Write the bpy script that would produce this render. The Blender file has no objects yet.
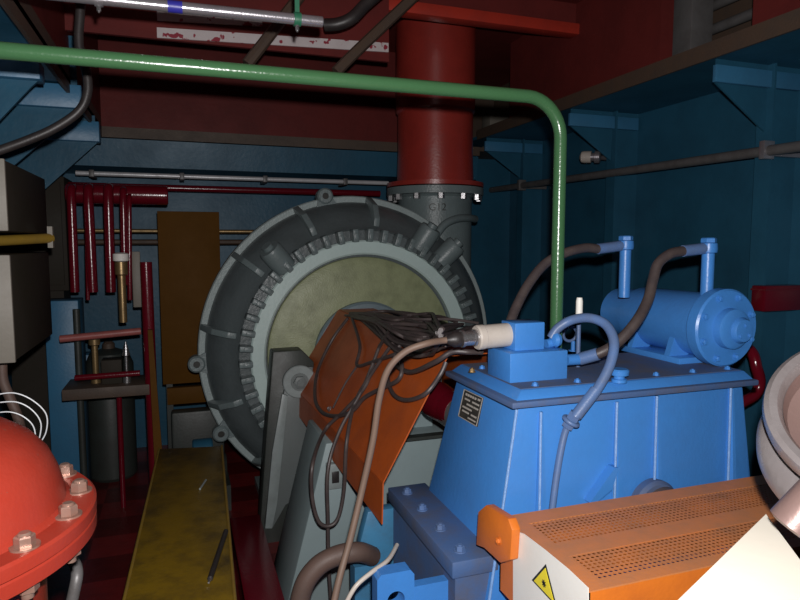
import bpy, bmesh, math, random
from mathutils import Vector, Matrix
random.seed(7)
scene = bpy.context.scene
PI = math.pi
# ------------------------------------------------------------------ camera
FOC = 630.0; YAW = math.radians(19.25); PIT = math.radians(5.17); CZ = 1.75
cam_d = bpy.data.cameras.new('camera'); cam = bpy.data.objects.new('camera', cam_d)
scene.collection.objects.link(cam); scene.camera = cam
cam_d.sensor_width = 36; cam_d.lens = FOC / 800 * 36; cam_d.clip_start = 0.02
cam.location = (0, 0, CZ); cam.rotation_euler = (PI/2 - PIT, 0, -YAW)
# ------------------------------------------------------------------ world, flash, exposure
w = bpy.data.worlds.new('world'); scene.world = w; w.use_nodes = True
w.node_tree.nodes['Background'].inputs[0].default_value = (0.75, 0.72, 0.9, 1)
w.node_tree.nodes['Background'].inputs[1].default_value = 0.006
fl = bpy.data.lights.new('camera_flash', 'SPOT'); fl.energy = 310; fl.shadow_soft_size = 0.018
fl.color = (1.0, 0.97, 0.96); fl.spot_size = math.radians(110); fl.spot_blend = 0.6
flo = bpy.data.objects.new('camera_flash', fl); scene.collection.objects.link(flo)
flo.location = (0.035, 0.0, CZ + 0.11); flo.rotation_euler = (PI/2 - PIT, 0, -YAW)
vs = scene.view_settings
vs.view_transform = 'Standard'; vs.look = 'None'; vs.gamma = 1; vs.use_curve_mapping = False; vs.exposure = 0.0

# ------------------------------------------------------------------ pixel helpers
def ray(px, py):
    a = (px - 400) / FOC; b = (300 - py) / FOC
    f = math.cos(PIT) + b*math.sin(PIT); u = -math.sin(PIT) + b*math.cos(PIT)
    return Vector((a*math.cos(YAW) + f*math.sin(YAW), -a*math.sin(YAW) + f*math.cos(YAW), u))
CAM = Vector((0, 0, CZ))
def atY(px, py, y): r = ray(px, py); return CAM + r*(y/r.y)
def atZ(px, py, z): r = ray(px, py); return CAM + r*((z - CZ)/r.z)
def atX(px, py, x): r = ray(px, py); return CAM + r*(x/r.x)
def atP(px, py, p0, n):
    r = ray(px, py); return CAM + r*((Vector(p0) - CAM).dot(n)/r.dot(n))

# ------------------------------------------------------------------ materials
def mat(name, col, rough=0.4, metal=0.0, dirt=0.25, dirtcol=(0.05, 0.04, 0.035), scale=4.0, bump=0.05, coat=0.0, spec=0.5, chips=None, chipamt=0.0):
    m = bpy.data.materials.new(name); m.use_nodes = True
    nt = m.node_tree; N = nt.nodes; L = nt.links
    b = N['Principled BSDF']
    b.inputs['Roughness'].default_value = rough; b.inputs['Metallic'].default_value = metal
    b.inputs['Coat Weight'].default_value = coat; b.inputs['Specular IOR Level'].default_value = spec
    tc = N.new('ShaderNodeNewGeometry')
    no = N.new('ShaderNodeTexNoise'); no.inputs['Scale'].default_value = scale; no.inputs['Detail'].default_value = 8; no.inputs['Roughness'].default_value = 0.65
    L.new(tc.outputs['Position'], no.inputs['Vector'])
    r = N.new('ShaderNodeValToRGB'); r.color_ramp.elements[0].position = 0.42; r.color_ramp.elements[1].position = 0.75
    L.new(no.outputs['Fac'], r.inputs['Fac'])
    mul = N.new('ShaderNodeMath'); mul.operation = 'MULTIPLY'; mul.inputs[1].default_value = dirt
    L.new(r.outputs['Color'], mul.inputs[0])
    mx = N.new('ShaderNodeMixRGB'); mx.inputs[1].default_value = (*col, 1); mx.inputs[2].default_value = (*dirtcol, 1)
    L.new(mul.outputs[0], mx.inputs[0])
    last = mx.outputs[0]
    if chips:
        n2 = N.new('ShaderNodeTexNoise'); n2.inputs['Scale'].default_value = scale*3.1; n2.inputs['Detail'].default_value = 6
        L.new(tc.outputs['Position'], n2.inputs['Vector'])
        r2 = N.new('ShaderNodeValToRGB'); r2.color_ramp.elements[0].position = 0.72 - chipamt; r2.color_ramp.elements[1].position = 0.75 - chipamt
        L.new(n2.outputs['Fac'], r2.inputs['Fac'])
        m2 = N.new('ShaderNodeMixRGB'); m2.inputs[2].default_value = (*chips, 1)
        L.new(r2.outputs['Color'], m2.inputs[0]); L.new(last, m2.inputs[1]); last = m2.outputs[0]
    L.new(last, b.inputs['Base Color'])
    rr = N.new('ShaderNodeMapRange'); rr.inputs['To Min'].default_value = rough*0.8; rr.inputs['To Max'].default_value = min(1, rough*1.35)
    L.new(no.outputs['Fac'], rr.inputs['Value']); L.new(rr.outputs[0], b.inputs['Roughness'])
    if bump:
        n3 = N.new('ShaderNodeTexNoise'); n3.inputs['Scale'].default_value = scale*12; n3.inputs['Detail'].default_value = 3
        L.new(tc.outputs['Position'], n3.inputs['Vector'])
        bp = N.new('ShaderNodeBump'); bp.inputs['Strength'].default_value = bump; bp.inputs['Distance'].default_value = 0.02
        L.new(n3.outputs['Fac'], bp.inputs['Height']); L.new(bp.outputs[0], b.inputs['Normal'])
    return m
M = {}
M['blue'] = mat('gear_blue_paint', (0.050, 0.215, 0.58), 0.33, dirt=0.22, dirtcol=(0.05, 0.10, 0.22), scale=5, bump=0.06)
M['blue_dust'] = mat('dusty_blue_paint', (0.055, 0.11, 0.25), 0.6, dirt=0.75, dirtcol=(0.10, 0.085, 0.08), scale=7, bump=0.05)
M['lid_dust'] = mat('dusty_lid_paint', (0.07, 0.11, 0.22), 0.6, dirt=1.0, dirtcol=(0.13, 0.115, 0.11), scale=6, bump=0.05)
M['weld'] = mat('worn_weld_highlight', (0.20, 0.36, 0.66), 0.3, dirt=0.5, dirtcol=(0.08, 0.2, 0.5), scale=30, bump=0.3)  # lighter blue paints rib highlights as well as worn edges
M['wall_blue'] = mat('wall_blue_paint', (0.020, 0.098, 0.165), 0.4, dirt=0.5, dirtcol=(0.010, 0.04, 0.07), scale=2.2, bump=0.08, spec=0.3)
M['wall_blue_l'] = mat('bracket_blue_paint', (0.04, 0.17, 0.31), 0.4, dirt=0.4, dirtcol=(0.03, 0.09, 0.16), scale=4, bump=0.06)
M['hose_blue'] = mat('blue_grey_hose', (0.09, 0.16, 0.33), 0.40, dirt=0.5, dirtcol=(0.1, 0.1, 0.11), scale=12)
M['teal'] = mat('teal_paint', (0.05, 0.20, 0.36), 0.45, dirt=0.4, scale=8)
M['maroon'] = mat('maroon_paint', (0.135, 0.022, 0.020), 0.45, dirt=0.5, dirtcol=(0.05, 0.012, 0.012), scale=2.5, bump=0.06, spec=0.15)
M['pipe_red'] = mat('red_pipe_paint', (0.30, 0.030, 0.022), 0.27, dirt=0.35, dirtcol=(0.12, 0.012, 0.01), scale=5, bump=0.05, spec=0.9)
M['beam_red'] = mat('red_beam_paint', (0.42, 0.035, 0.02), 0.4, dirt=0.4, dirtcol=(0.12, 0.02, 0.015), scale=5)
M['post_red'] = mat('crimson_gloss_paint', (0.13, 0.004, 0.012), 0.18, dirt=0.3, dirtcol=(0.08, 0.005, 0.008), scale=8)
M['rail_pink'] = mat('worn_red_rail', (0.35, 0.10, 0.09), 0.4, dirt=0.4, scale=10)
M['dome_red'] = mat('orange_red_gloss_paint', (0.27, 0.026, 0.014), 0.40, dirt=0.22, dirtcol=(0.28, 0.05, 0.035), scale=9, bump=0.05, spec=0.3, chips=(0.18, 0.07, 0.045), chipamt=0.02)
M['floor'] = None
M['green'] = mat('green_rail_paint', (0.050, 0.135, 0.058), 0.2, dirt=0.25, dirtcol=(0.05, 0.14, 0.05), scale=6, bump=0.06)
M['grey'] = mat('grey_green_casting', (0.15, 0.19, 0.195), 0.36, dirt=0.4, dirtcol=(0.08, 0.10, 0.10), scale=5, bump=0.15)
M['shell'] = mat('dark_grey_casting', (0.095, 0.115, 0.12), 0.33, dirt=0.5, dirtcol=(0.04, 0.05, 0.05), scale=4, bump=0.15)
M['rim'] = mat('light_grey_casting', (0.30, 0.36, 0.36), 0.36, dirt=0.4, dirtcol=(0.16, 0.2, 0.2), scale=6, bump=0.15)
M['pale'] = mat('pale_grey_green_paint', (0.48, 0.60, 0.58), 0.40, dirt=0.25, dirtcol=(0.28, 0.36, 0.35), scale=4, bump=0.08)
M['olive'] = mat('olive_worn_cover', (0.29, 0.32, 0.18), 0.40, dirt=0.5, dirtcol=(0.10, 0.11, 0.055), scale=9, bump=0.15)
M['hub'] = mat('blue_grey_hub', (0.16, 0.22, 0.25), 0.4, dirt=0.3, scale=6)
M['ped'] = mat('pedestal_grey_green', (0.24, 0.31, 0.32), 0.5, dirt=0.35, dirtcol=(0.16, 0.20, 0.21), scale=3, bump=0.04)
M['darkgreen'] = mat('oily_dark_green', (0.035, 0.042, 0.038), 0.45, dirt=0.6, dirtcol=(0.02, 0.015, 0.012), scale=6)
M['armgrey'] = mat('arm_grey', (0.14, 0.16, 0.16), 0.45, dirt=0.4, dirtcol=(0.11, 0.115, 0.11), scale=10, bump=0.1)
M['bracketgrey'] = mat('bracket_pale_edge', (0.26, 0.30, 0.30), 0.4, dirt=0.3, scale=10)
M['orange'] = mat('orange_guard_paint', (0.45, 0.085, 0.012), 0.42, dirt=0.55, dirtcol=(0.20, 0.04, 0.015), scale=5, bump=0.05)
M['orange_b'] = mat('bright_orange_paint', (0.66, 0.17, 0.02), 0.4, dirt=0.45, dirtcol=(0.36, 0.08, 0.02), scale=7, bump=0.05)
M['yellow'] = mat('worn_yellow_paint', (0.19, 0.115, 0.007), 0.4, dirt=1.0, dirtcol=(0.03, 0.02, 0.008), scale=4.5, bump=0.1, chips=(0.2, 0.15, 0.08), chipamt=0.02)
M['ochre'] = mat('brown_ochre_panel', (0.10, 0.042, 0.005), 0.6, dirt=0.5, dirtcol=(0.06, 0.027, 0.005), scale=3, bump=0.05, spec=0.1)
M['brown'] = mat('rusty_brown_steel', (0.085, 0.055, 0.038), 0.55, dirt=0.6, scale=8, bump=0.12)
M['steel'] = mat('bright_steel', (0.55, 0.54, 0.55), 0.25, metal=0.9, dirt=0.2, scale=10)
M['pipe_steel'] = mat('galvanised_pipe', (0.42, 0.40, 0.43), 0.25, metal=0.7, dirt=0.25, scale=8)
M['pale_pipe'] = mat('glint_pale_pipe', (0.62, 0.62, 0.64), 0.3, metal=0.2, dirt=0.3, scale=8)  # paled to put the flash's glint into the pipe colour
M['dark_pipe'] = mat('dull_grey_pipe', (0.14, 0.135, 0.135), 0.42, metal=0.2, dirt=0.5, scale=8)
M['alu'] = mat('polished_aluminium', (0.26, 0.235, 0.235), 0.26, metal=0.45, dirt=0.6, dirtcol=(0.12, 0.09, 0.085), scale=5, bump=0.06)
M['alu_in'] = mat('cast_aluminium_dish', (0.20, 0.13, 0.115), 0.35, metal=0.3, dirt=0.6, dirtcol=(0.20, 0.13, 0.12), scale=6)
M['zinc'] = mat('zinc_bolt', (0.30, 0.19, 0.15), 0.3, metal=0.5, dirt=0.5, dirtcol=(0.25, 0.07, 0.04), scale=30)
M['black'] = mat('black_rubber', (0.022, 0.018, 0.018), 0.42, dirt=0.3, dirtcol=(0.06, 0.05, 0.045), scale=14)
M['cable'] = mat('dusty_cable_rubber', (0.055, 0.042, 0.042), 0.45, dirt=0.6, dirtcol=(0.10, 0.075, 0.065), scale=14)
M['tan'] = mat('dusty_tan_hose', (0.17, 0.11, 0.08), 0.55, dirt=0.5, dirtcol=(0.14, 0.09, 0.07), scale=14)
M['brownhose'] = mat('brown_hose_rubber', (0.12, 0.075, 0.06), 0.55, dirt=0.4, scale=10)
M['white'] = mat('cream_white_paint', (0.86, 0.80, 0.68), 0.5, dirt=0.12, dirtcol=(0.6, 0.5, 0.38), scale=3, bump=0.02)
M['signwhite'] = mat('sign_white_paint', (0.84, 0.82, 0.76), 0.5, dirt=0.15, dirtcol=(0.5, 0.42, 0.34), scale=9, bump=0.02)
M['signyellow'] = mat('sign_yellow', (0.85, 0.70, 0.03), 0.45, dirt=0.1, scale=20, bump=0)
M['ink'] = mat('sign_black', (0.015, 0.015, 0.012), 0.5, dirt=0, bump=0)
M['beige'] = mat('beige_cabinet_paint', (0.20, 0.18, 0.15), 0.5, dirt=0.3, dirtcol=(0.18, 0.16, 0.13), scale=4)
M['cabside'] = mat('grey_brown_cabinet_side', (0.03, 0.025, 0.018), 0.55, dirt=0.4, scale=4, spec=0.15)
M['sensor'] = mat('ivory_sensor_body', (0.50, 0.45, 0.40), 0.4, dirt=0.3, dirtcol=(0.3, 0.24, 0.2), scale=20)
M['whitewash'] = mat('white_primer_red_smears', (0.55, 0.50, 0.50), 0.55, dirt=0.25, dirtcol=(0.3, 0.2, 0.2), scale=6, chips=(0.25, 0.012, 0.03), chipamt=0.12)
M['tape_blue'] = mat('blue_tape', (0.03, 0.03, 0.30), 0.4, dirt=0.1)
M['tape_green'] = mat('green_clamp_paint', (0.02, 0.13, 0.07), 0.4, dirt=0.2)
M['yellowbar'] = mat('yellow_pipe_paint', (0.26, 0.16, 0.02), 0.4, dirt=0.4, scale=8)
M['wire'] = mat('white_wire', (0.35, 0.36, 0.37), 0.4, dirt=0.1)
M['copper'] = mat('brass_fitting', (0.30, 0.20, 0.09), 0.35, metal=0.6, dirt=0.4, scale=14)
M['plateblack'] = mat('nameplate_black', (0.03, 0.03, 0.028), 0.4, dirt=0.3, dirtcol=(0.14, 0.12, 0.09), scale=30)
M['plategrey'] = mat('nameplate_silver', (0.45, 0.42, 0.38), 0.4, dirt=0.2, scale=30)

def floor_mat():
    m = mat('red_floor_plate', (0.17, 0.012, 0.012), 0.35, dirt=0.8, dirtcol=(0.022, 0.008, 0.008), scale=2.2, bump=0.1)
    nt = m.node_tree; N = nt.nodes; L = nt.links
    ch = N.new('ShaderNodeTexChecker'); ch.inputs['Scale'].default_value = 3.2
    ch.inputs['Color1'].default_value = (1, 1, 1, 1); ch.inputs['Color2'].default_value = (0.5, 0.45, 0.45, 1)
    g = N.new('ShaderNodeNewGeometry'); L.new(g.outputs['Position'], ch.inputs['Vector'])
    b = N['Principled BSDF']; old = b.inputs['Base Color'].links[0].from_socket
    mm = N.new('ShaderNodeMixRGB'); mm.blend_type = 'MULTIPLY'; mm.inputs[0].default_value = 1
    L.new(old, mm.inputs[1]); L.new(ch.outputs['Color'], mm.inputs[2]); L.new(mm.outputs[0], b.inputs['Base Color'])
    return m
M['floor'] = floor_mat()
def perforated():
    m = mat('perforated_orange_brown', (0.58, 0.20, 0.06), 0.5, dirt=0.8, dirtcol=(0.32, 0.15, 0.075), scale=7, bump=0.06)
    nt = m.node_tree; N = nt.nodes; L = nt.links
    g = N.new('ShaderNodeNewGeometry')
    sep = N.new('ShaderNodeSeparateXYZ'); L.new(g.outputs['Position'], sep.inputs[0])
    def cell(sock, pitch):
        d = N.new('ShaderNodeMath'); d.operation = 'DIVIDE'; d.inputs[1].default_value = pitch; L.new(sock, d.inputs[0])
        f = N.new('ShaderNodeMath'); f.operation = 'FRACT'; L.new(d.outputs[0], f.inputs[0])
        s = N.new('ShaderNodeMath'); s.operation = 'SUBTRACT'; s.inputs[1].default_value = 0.5; L.new(f.outputs[0], s.inputs[0])
        p = N.new('ShaderNodeMath'); p.operation = 'POWER'; p.inputs[1].default_value = 2; L.new(s.outputs[0], p.inputs[0])
        return p.outputs[0]
    a = N.new('ShaderNodeMath'); a.operation = 'ADD'
    L.new(cell(sep.outputs[0], 0.0165), a.inputs[0]); L.new(cell(sep.outputs[1], 0.0165), a.inputs[1])
    lt = N.new('ShaderNodeMath'); lt.operation = 'LESS_THAN'; lt.inputs[1].default_value = 0.10; L.new(a.outputs[0], lt.inputs[0])
    tr = N.new('ShaderNodeBsdfTransparent'); mx = N.new('ShaderNodeMixShader')
    b = N['Principled BSDF']; out = N['Material Output']
    L.new(lt.outputs[0], mx.inputs[0]); L.new(b.outputs[0], mx.inputs[1]); L.new(tr.outputs[0], mx.inputs[2]); L.new(mx.outputs[0], out.inputs[0])
    return m
M['perf'] = perforated()

# ------------------------------------------------------------------ mesh builder
def frame(d):
    d = Vector(d).normalized()
    a = Vector((0, 0, 1)) if abs(d.z) < 0.9 else Vector((1, 0, 0))
    u = d.cross(a).normalized(); v = u.cross(d).normalized()
    return u, v, d
def smooth_path(P, n=8):
    P = [Vector(p) for p in P]
    if len(P) < 3: return P
    out = []
    for i in range(len(P)-1):
        p0 = P[max(i-1, 0)]; p1 = P[i]; p2 = P[i+1]; p3 = P[min(i+2, len(P)-1)]
        for k in range(n):
            t = k/n
            out.append(0.5*((2*p1) + (p2-p0)*t + (2*p0-5*p1+4*p2-p3)*t*t + (3*p1-p0-3*p2+p3)*t**3))
    out.append(P[-1]); return out
class MB:
    def __init__(s): s.bm = bmesh.new()
    def box(s, x0, x1, y0, y1, z0, z1, bev=0.0):
        r = bmesh.ops.create_cube(s.bm, size=1.0)
        for v in r['verts']:
            v.co = Vector(((x0+x1)/2 + v.co.x*(x1-x0), (y0+y1)/2 + v.co.y*(y1-y0), (z0+z1)/2 + v.co.z*(z1-z0)))
        if bev:
            ed = list({e for v in r['verts'] for e in v.link_edges})
            bmesh.ops.bevel(s.bm, geom=ed, offset=bev, segments=2, affect='EDGES', profile=0.5)
        return s
    def hexa(s, P, bev=0.0):   # 8 points, bottom ring then top ring
        vs_ = [s.bm.verts.new(p) for p in P]
        fs = [(3,2,1,0), (4,5,6,7), (0,1,5,4), (1,2,6,5), (2,3,7,6), (3,0,4,7)]
        faces = [s.bm.faces.new([vs_[i] for i in f]) for f in fs]
        bmesh.ops.recalc_face_normals(s.bm, faces=faces)
        if bev:
            ed = list({e for v in vs_ for e in v.link_edges})
            bmesh.ops.bevel(s.bm, geom=ed, offset=bev, segments=2, affect='EDGES', profile=0.5)
        return s
    def prism(s, P, d, bev=0.0):   # closed polygon swept along vector d
        d = Vector(d)
        a = [s.bm.verts.new(Vector(p)) for p in P]; b = [s.bm.verts.new(Vector(p) + d) for p in P]
        n = len(P); faces = [s.bm.faces.new(a), s.bm.faces.new(b[::-1])]
        for i in range(n): faces.append(s.bm.faces.new((a[i], b[i], b[(i+1) % n], a[(i+1) % n])))
        bmesh.ops.recalc_face_normals(s.bm, faces=faces)
        if bev:
            ed = list({e for f in faces for e in f.edges})
            bmesh.ops.bevel(s.bm, geom=ed, offset=bev, segments=2, affect='EDGES', profile=0.5)
        return s
    def lathe(s, prof, c, d, seg=48, cap0=True, cap1=True):   # prof: (r, along)
        u, v, d = frame(d); c = Vector(c); rings = []
        for r, h in prof:
            rings.append([s.bm.verts.new(c + d*h + (u*math.cos(2*PI*k/seg) + v*math.sin(2*PI*k/seg))*r) for k in range(seg)])
        faces = []
        for A, B in zip(rings, rings[1:]):
            for k in range(seg): faces.append(s.bm.faces.new((A[k], A[(k+1) % seg], B[(k+1) % seg], B[k])))
        if cap0: faces.append(s.bm.faces.new(rings[0][::-1]))
        if cap1: faces.append(s.bm.faces.new(rings[-1]))
        bmesh.ops.recalc_face_normals(s.bm, faces=faces)
        return s
    def cyl(s, a, b, r, r2=None, seg=24, bev=0.0):
        a = Vector(a); b = Vector(b); L = (b-a).length; r2 = r if r2 is None else r2
        if bev: return s.lathe([(r-bev, 0), (r, bev), (r2, L-bev), (r2-bev, L)], a, b-a, seg)
        return s.lathe([(r, 0), (r2, L)], a, b-a, seg)
    def tube(s, P, r, seg=12, n=8, raw=False):
        P = [Vector(p) for p in P] if raw else smooth_path(P, n)
        rings = []; u = None
        for i, p in enumerate(P):
            t = (P[min(i+1, len(P)-1)] - P[max(i-1, 0)]).normalized()
            if u is None:
                u = frame(t)[0]; v = t.cross(u)
            else:
                u = (u - t*u.dot(t)).normalized(); v = t.cross(u)
            rr = r(i/(len(P)-1)) if callable(r) else r
            rings.append([s.bm.verts.new(p + (u*math.cos(2*PI*k/seg) + v*math.sin(2*PI*k/seg))*rr) for k in range(seg)])
        faces = []
        for A, B in zip(rings, rings[1:]):
            for k in range(seg): faces.append(s.bm.faces.new((A[k], A[(k+1) % seg], B[(k+1) % seg], B[k])))
        faces.append(s.bm.faces.new(rings[0][::-1])); faces.append(s.bm.faces.new(rings[-1]))
        bmesh.ops.recalc_face_normals(s.bm, faces=faces)
        return s
    def torus(s, c, d, R, r, seg=40, ms=12):
        u, v, d = frame(d); c = Vector(c)
        rings = []
        for i in range(seg):
            a = 2*PI*i/seg; e = u*math.cos(a) + v*math.sin(a)
            rings.append([s.bm.verts.new(c + e*(R + r*math.cos(2*PI*k/ms)) + d*r*math.sin(2*PI*k/ms)) for k in range(ms)])
        faces = []
        for i in range(seg):
            A = rings[i]; B = rings[(i+1) % seg]
            for k in range(ms): faces.append(s.bm.faces.new((A[k], A[(k+1) % ms], B[(k+1) % ms], B[k])))
        bmesh.ops.recalc_face_normals(s.bm, faces=faces)
        return s
    def holed(s, c, n, up, W, H, r, t, seg=32):   # rectangular plate with a round hole
        n = Vector(n).normalized(); up = Vector(up).normalized(); sd = up.cross(n); c = Vector(c)
        def ring(h, hole):
            o = []
            for k in range(seg):
                a = 2*PI*(k+0.5)/seg; x, y = math.cos(a), math.sin(a)
                if hole: p = (x*r, y*r)
                else:
                    q = 1/max(abs(x)/(W/2), abs(y)/(H/2)); p = (x*q, y*q)
                o.append(s.bm.verts.new(c + sd*p[0] + up*p[1] + n*h))
            return o
        A, B, C_, D = ring(0, 0), ring(t, 0), ring(t, 1), ring(0, 1)
        faces = []
        for P, Q in ((A, B), (B, C_), (C_, D), (D, A)):
            for k in range(seg): faces.append(s.bm.faces.new((P[k], P[(k+1) % seg], Q[(k+1) % seg], Q[k])))
        bmesh.ops.recalc_face_normals(s.bm, faces=faces)
        return s
    def hexbolt(s, p, d, r, h, washer=True):
        d = Vector(d).normalized(); p = Vector(p)
        if washer: s.lathe([(r*1.35, 0), (r*1.35, h*0.16)], p, d, 20)
        s.lathe([(r, h*0.16), (r, h*0.9), (r*0.85, h)], p, d, 6)
        s.lathe([(r*0.5, h), (r*0.5, h*1.25)], p, d, 12)
        return s
WLOC = {}
def build(name, mb, m, parent=None, flat=False):
    me = bpy.data.meshes.new(name); bm = mb.bm
    c = Vector((0, 0, 0))
    if bm.verts:
        xs = [v.co for v in bm.verts]
        c = Vector([(min(p[i] for p in xs) + max(p[i] for p in xs))/2 for i in range(3)])
    for v in bm.verts: v.co -= c
    bm.to_mesh(me); bm.free()
    if not flat:
        for p in me.polygons: p.use_smooth = True
        me.set_sharp_from_angle(angle=math.radians(32))
    me.materials.append(m)
    o = bpy.data.objects.new(name, me); scene.collection.objects.link(o)
    WLOC[o.name] = c
    if parent: o.parent = parent; o.location = c - WLOC[parent.name]
    else: o.location = c
    return o
def tag(o, label=None, cat=None, group=None, kind=None):
    if label: o['label'] = label
    if cat: o['category'] = cat
    if group: o['group'] = group
    if kind: o['kind'] = kind
    return o
def thing(name, loc, label, cat, group=None):
    o = bpy.data.objects.new(name, None); scene.collection.objects.link(o); o.location = loc; o.empty_display_size = 0.1
    WLOC[o.name] = Vector(loc)
    return tag(o, label, cat, group)
def single(name, mb, m, label, cat, group=None): return tag(build(name, mb, m), label, cat, group)
def struct(name, mb, m, label=None): return tag(build(name, mb, m), label, None, None, 'structure')
def copy_part(o, parent, wpos, rot=None):
    c = o.copy(); scene.collection.objects.link(c); c.parent = parent
    WLOC[c.name] = Vector(wpos); c.location = Vector(wpos) - WLOC[parent.name]
    if rot is not None: c.rotation_euler = rot
    return c
def bolts(name, pts, d, r, h, m, parent, washer=True):
    first = build(name, MB().hexbolt(pts[0], d, r, h, washer), m, parent)
    off = WLOC[first.name] - Vector(pts[0])
    for p in pts[1:]: copy_part(first, parent, Vector(p) + off)

# ================================================================== SETTING
FZ = -0.30
struct('floor', MB().box(-1.5, 3.9, -0.6, 6.8, FZ-0.05, FZ), M['floor'])
wl = struct('wall_left', MB().box(-1.5, -1.4, -0.6, 6.8, FZ, 2.7), M['wall_blue'])
wr = struct('wall_right', MB().box(3.72, 3.82, -0.6, 6.8, FZ, 2.9), M['wall_blue'])
wb = struct('wall_back', MB().box(-1.5, 3.82, 6.7, 6.8, FZ, 2.75), M['wall_blue'])
# ledges (deck around the opening above)
struct('trim_1', MB().box(3.0, 3.82, -0.6, 6.8, 2.84, 2.87), M['wall_blue'])
struct('trim_2', MB().box(2.985, 3.0, -0.6, 6.1, 2.83, 2.93), M['brown'])
struct('trim_3', MB().box(-0.62, 3.0, 6.08, 6.8, 2.71, 2.74), M['wall_blue'])
struct('trim_4', MB().box(-0.62, 3.0, 6.06, 6.08, 2.66, 2.75), M['brown'])
struct('trim_5', MB().box(-1.5, -0.6, -0.6, 6.8, 2.72, 2.75), M['wall_blue'])
struct('trim_6', MB().box(-0.62, -0.6, -0.6, 6.08, 2.66, 2.82), M['brown'])
# box girder under the back ledge
struct('trim_7', MB().hexa([(-1.3, 6.13, 2.42), (3.0, 6.13, 2.42), (3.0, 6.7, 2.40), (-1.3, 6.7, 2.40), (-1.3, 6.09, 2.655), (3.0, 6.09, 2.655), (3.0, 6.7, 2.70), (-1.3, 6.7, 2.70)]), M['wall_blue'])
# red upper walls and deckhead
cz = 3.62
mb = MB().box(-0.62, 2.35, 6.06, 6.14, 2.75, cz)
struct('wall_upper_back', mb, M['maroon'])
struct('wall_upper_left', MB().box(-0.72, -0.6, -0.6, 6.1, 2.82, cz), M['maroon'])
yb = atX(665, 50, 3.04).y; yc = atX(757, 40, 3.04).y; ya = atX(514, 70, 3.04).y
struct('wall_upper_right', MB().box(3.0, 3.1, yb, ya, 2.93, cz).box(3.0, 3.1, -0.6, yc, 2.93, cz), M['maroon'])
struct('wall_behind_opening', MB().box(3.7, 3.8, -0.6, 7.2, 2.87, cz).box(2.2, 3.8, 7.1, 7.2, 2.75, cz).box(2.3, 3.8, 6.14, 7.2, 2.72, 2.76), M['brown'])
struct('ceiling', MB().box(-1.5, 3.9, -0.6, 7.2, cz, cz+0.08), M['maroon'])

# ---- knee brackets with their wall stiffeners, right
for Yb, lab in ((3.02, 'blue steel knee bracket on the right wall nearest the camera'), (4.5, 'blue knee bracket on the right wall behind the green rail'), (6.0, 'blue knee bracket in the far right corner beside the red pipe')):
    t = thing('knee_bracket', (3.7, Yb, FZ), lab, 'bracket', 'knee brackets along the right wall')
    build('stiffener', MB().box(3.47, 3.72, Yb, Yb+0.015, FZ, 2.84).box(3.455, 3.47, Yb-0.05, Yb+0.065, FZ, 2.84), M['wall_blue'], t)
    build('gusset_plate', MB().prism([(3.05, Yb, 2.84), (3.05, Yb, 2.70), (3.45, Yb, 2.44), (3.46, Yb, 2.84)], (0, 0.012, 0)), M['wall_blue'], t)
    build('face_bar', MB().box(3.02, 3.70, Yb-0.03, Yb, 2.70, 2.80, 0.004), M['wall_blue_l'], t)
# ---- left knees
for (px0, pyt, pyb, Yb, lab) in ((40, 62, 80, 3.6, 'light blue bracket stub under the green rail at upper left'), (82, 86, 109, 4.4, 'light blue deck bracket above the curved black cable'), (99, 122, 142, 5.4, 'blue deck bracket farthest back on the left, below the cable')):
    p = atY(px0, pyt, Yb); q = atY(px0, pyb, Yb)
    t = thing('deck_bracket', (-1.35, Yb, q.z), lab, 'bracket', 'deck brackets on the left side')
    build('face_bar', MB().box(-1.4, p.x, Yb-0.02, Yb+0.1, q.z, p.z, 0.004), M['wall_blue_l'], t)
    build('gusset_plate', MB().prism([(p.x-0.02, Yb+0.03, q.z), (p.x-0.05, Yb+0.03, q.z-0.03), (-1.0, Yb+0.03, q.z-0.42), (-1.4, Yb+0.03, q.z-0.42), (-1.4, Yb+0.03, q.z)], (0, 0.02, 0)), M['wall_blue'], t)
    build('hanger_plate', MB().prism([(p.x-0.03, Yb+0.02, p.z), (p.x-0.03, Yb+0.02, 2.72 if p.z < 2.70 else p.z+0.3), (-1.4, Yb+0.02, 2.72 if p.z < 2.7 else p.z+0.3), (-1.4, Yb+0.02, p.z)], (0, 0.03, 0)), M['wall_blue'], t)
# blue pillars low on the left
a = atY(45, 330, 5.5); b = atY(72, 460, 5.5)
single('wall_pillar', MB().box(a.x, a.x+0.24, 5.5, 5.8, FZ, 1.30, 0.006), M['wall_blue_l'], 'blue square pillar left of the red rack, behind the red dome', 'pillar')
a = atY(90, 420, 6.2)
single('wall_pillar', MB().box(a.x-0.1, a.x+0.06, 6.2, 6.4, FZ, 0.75, 0.006), M['wall_blue_l'], 'blue post under the brown shelf of the red rack', 'pillar')

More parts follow.
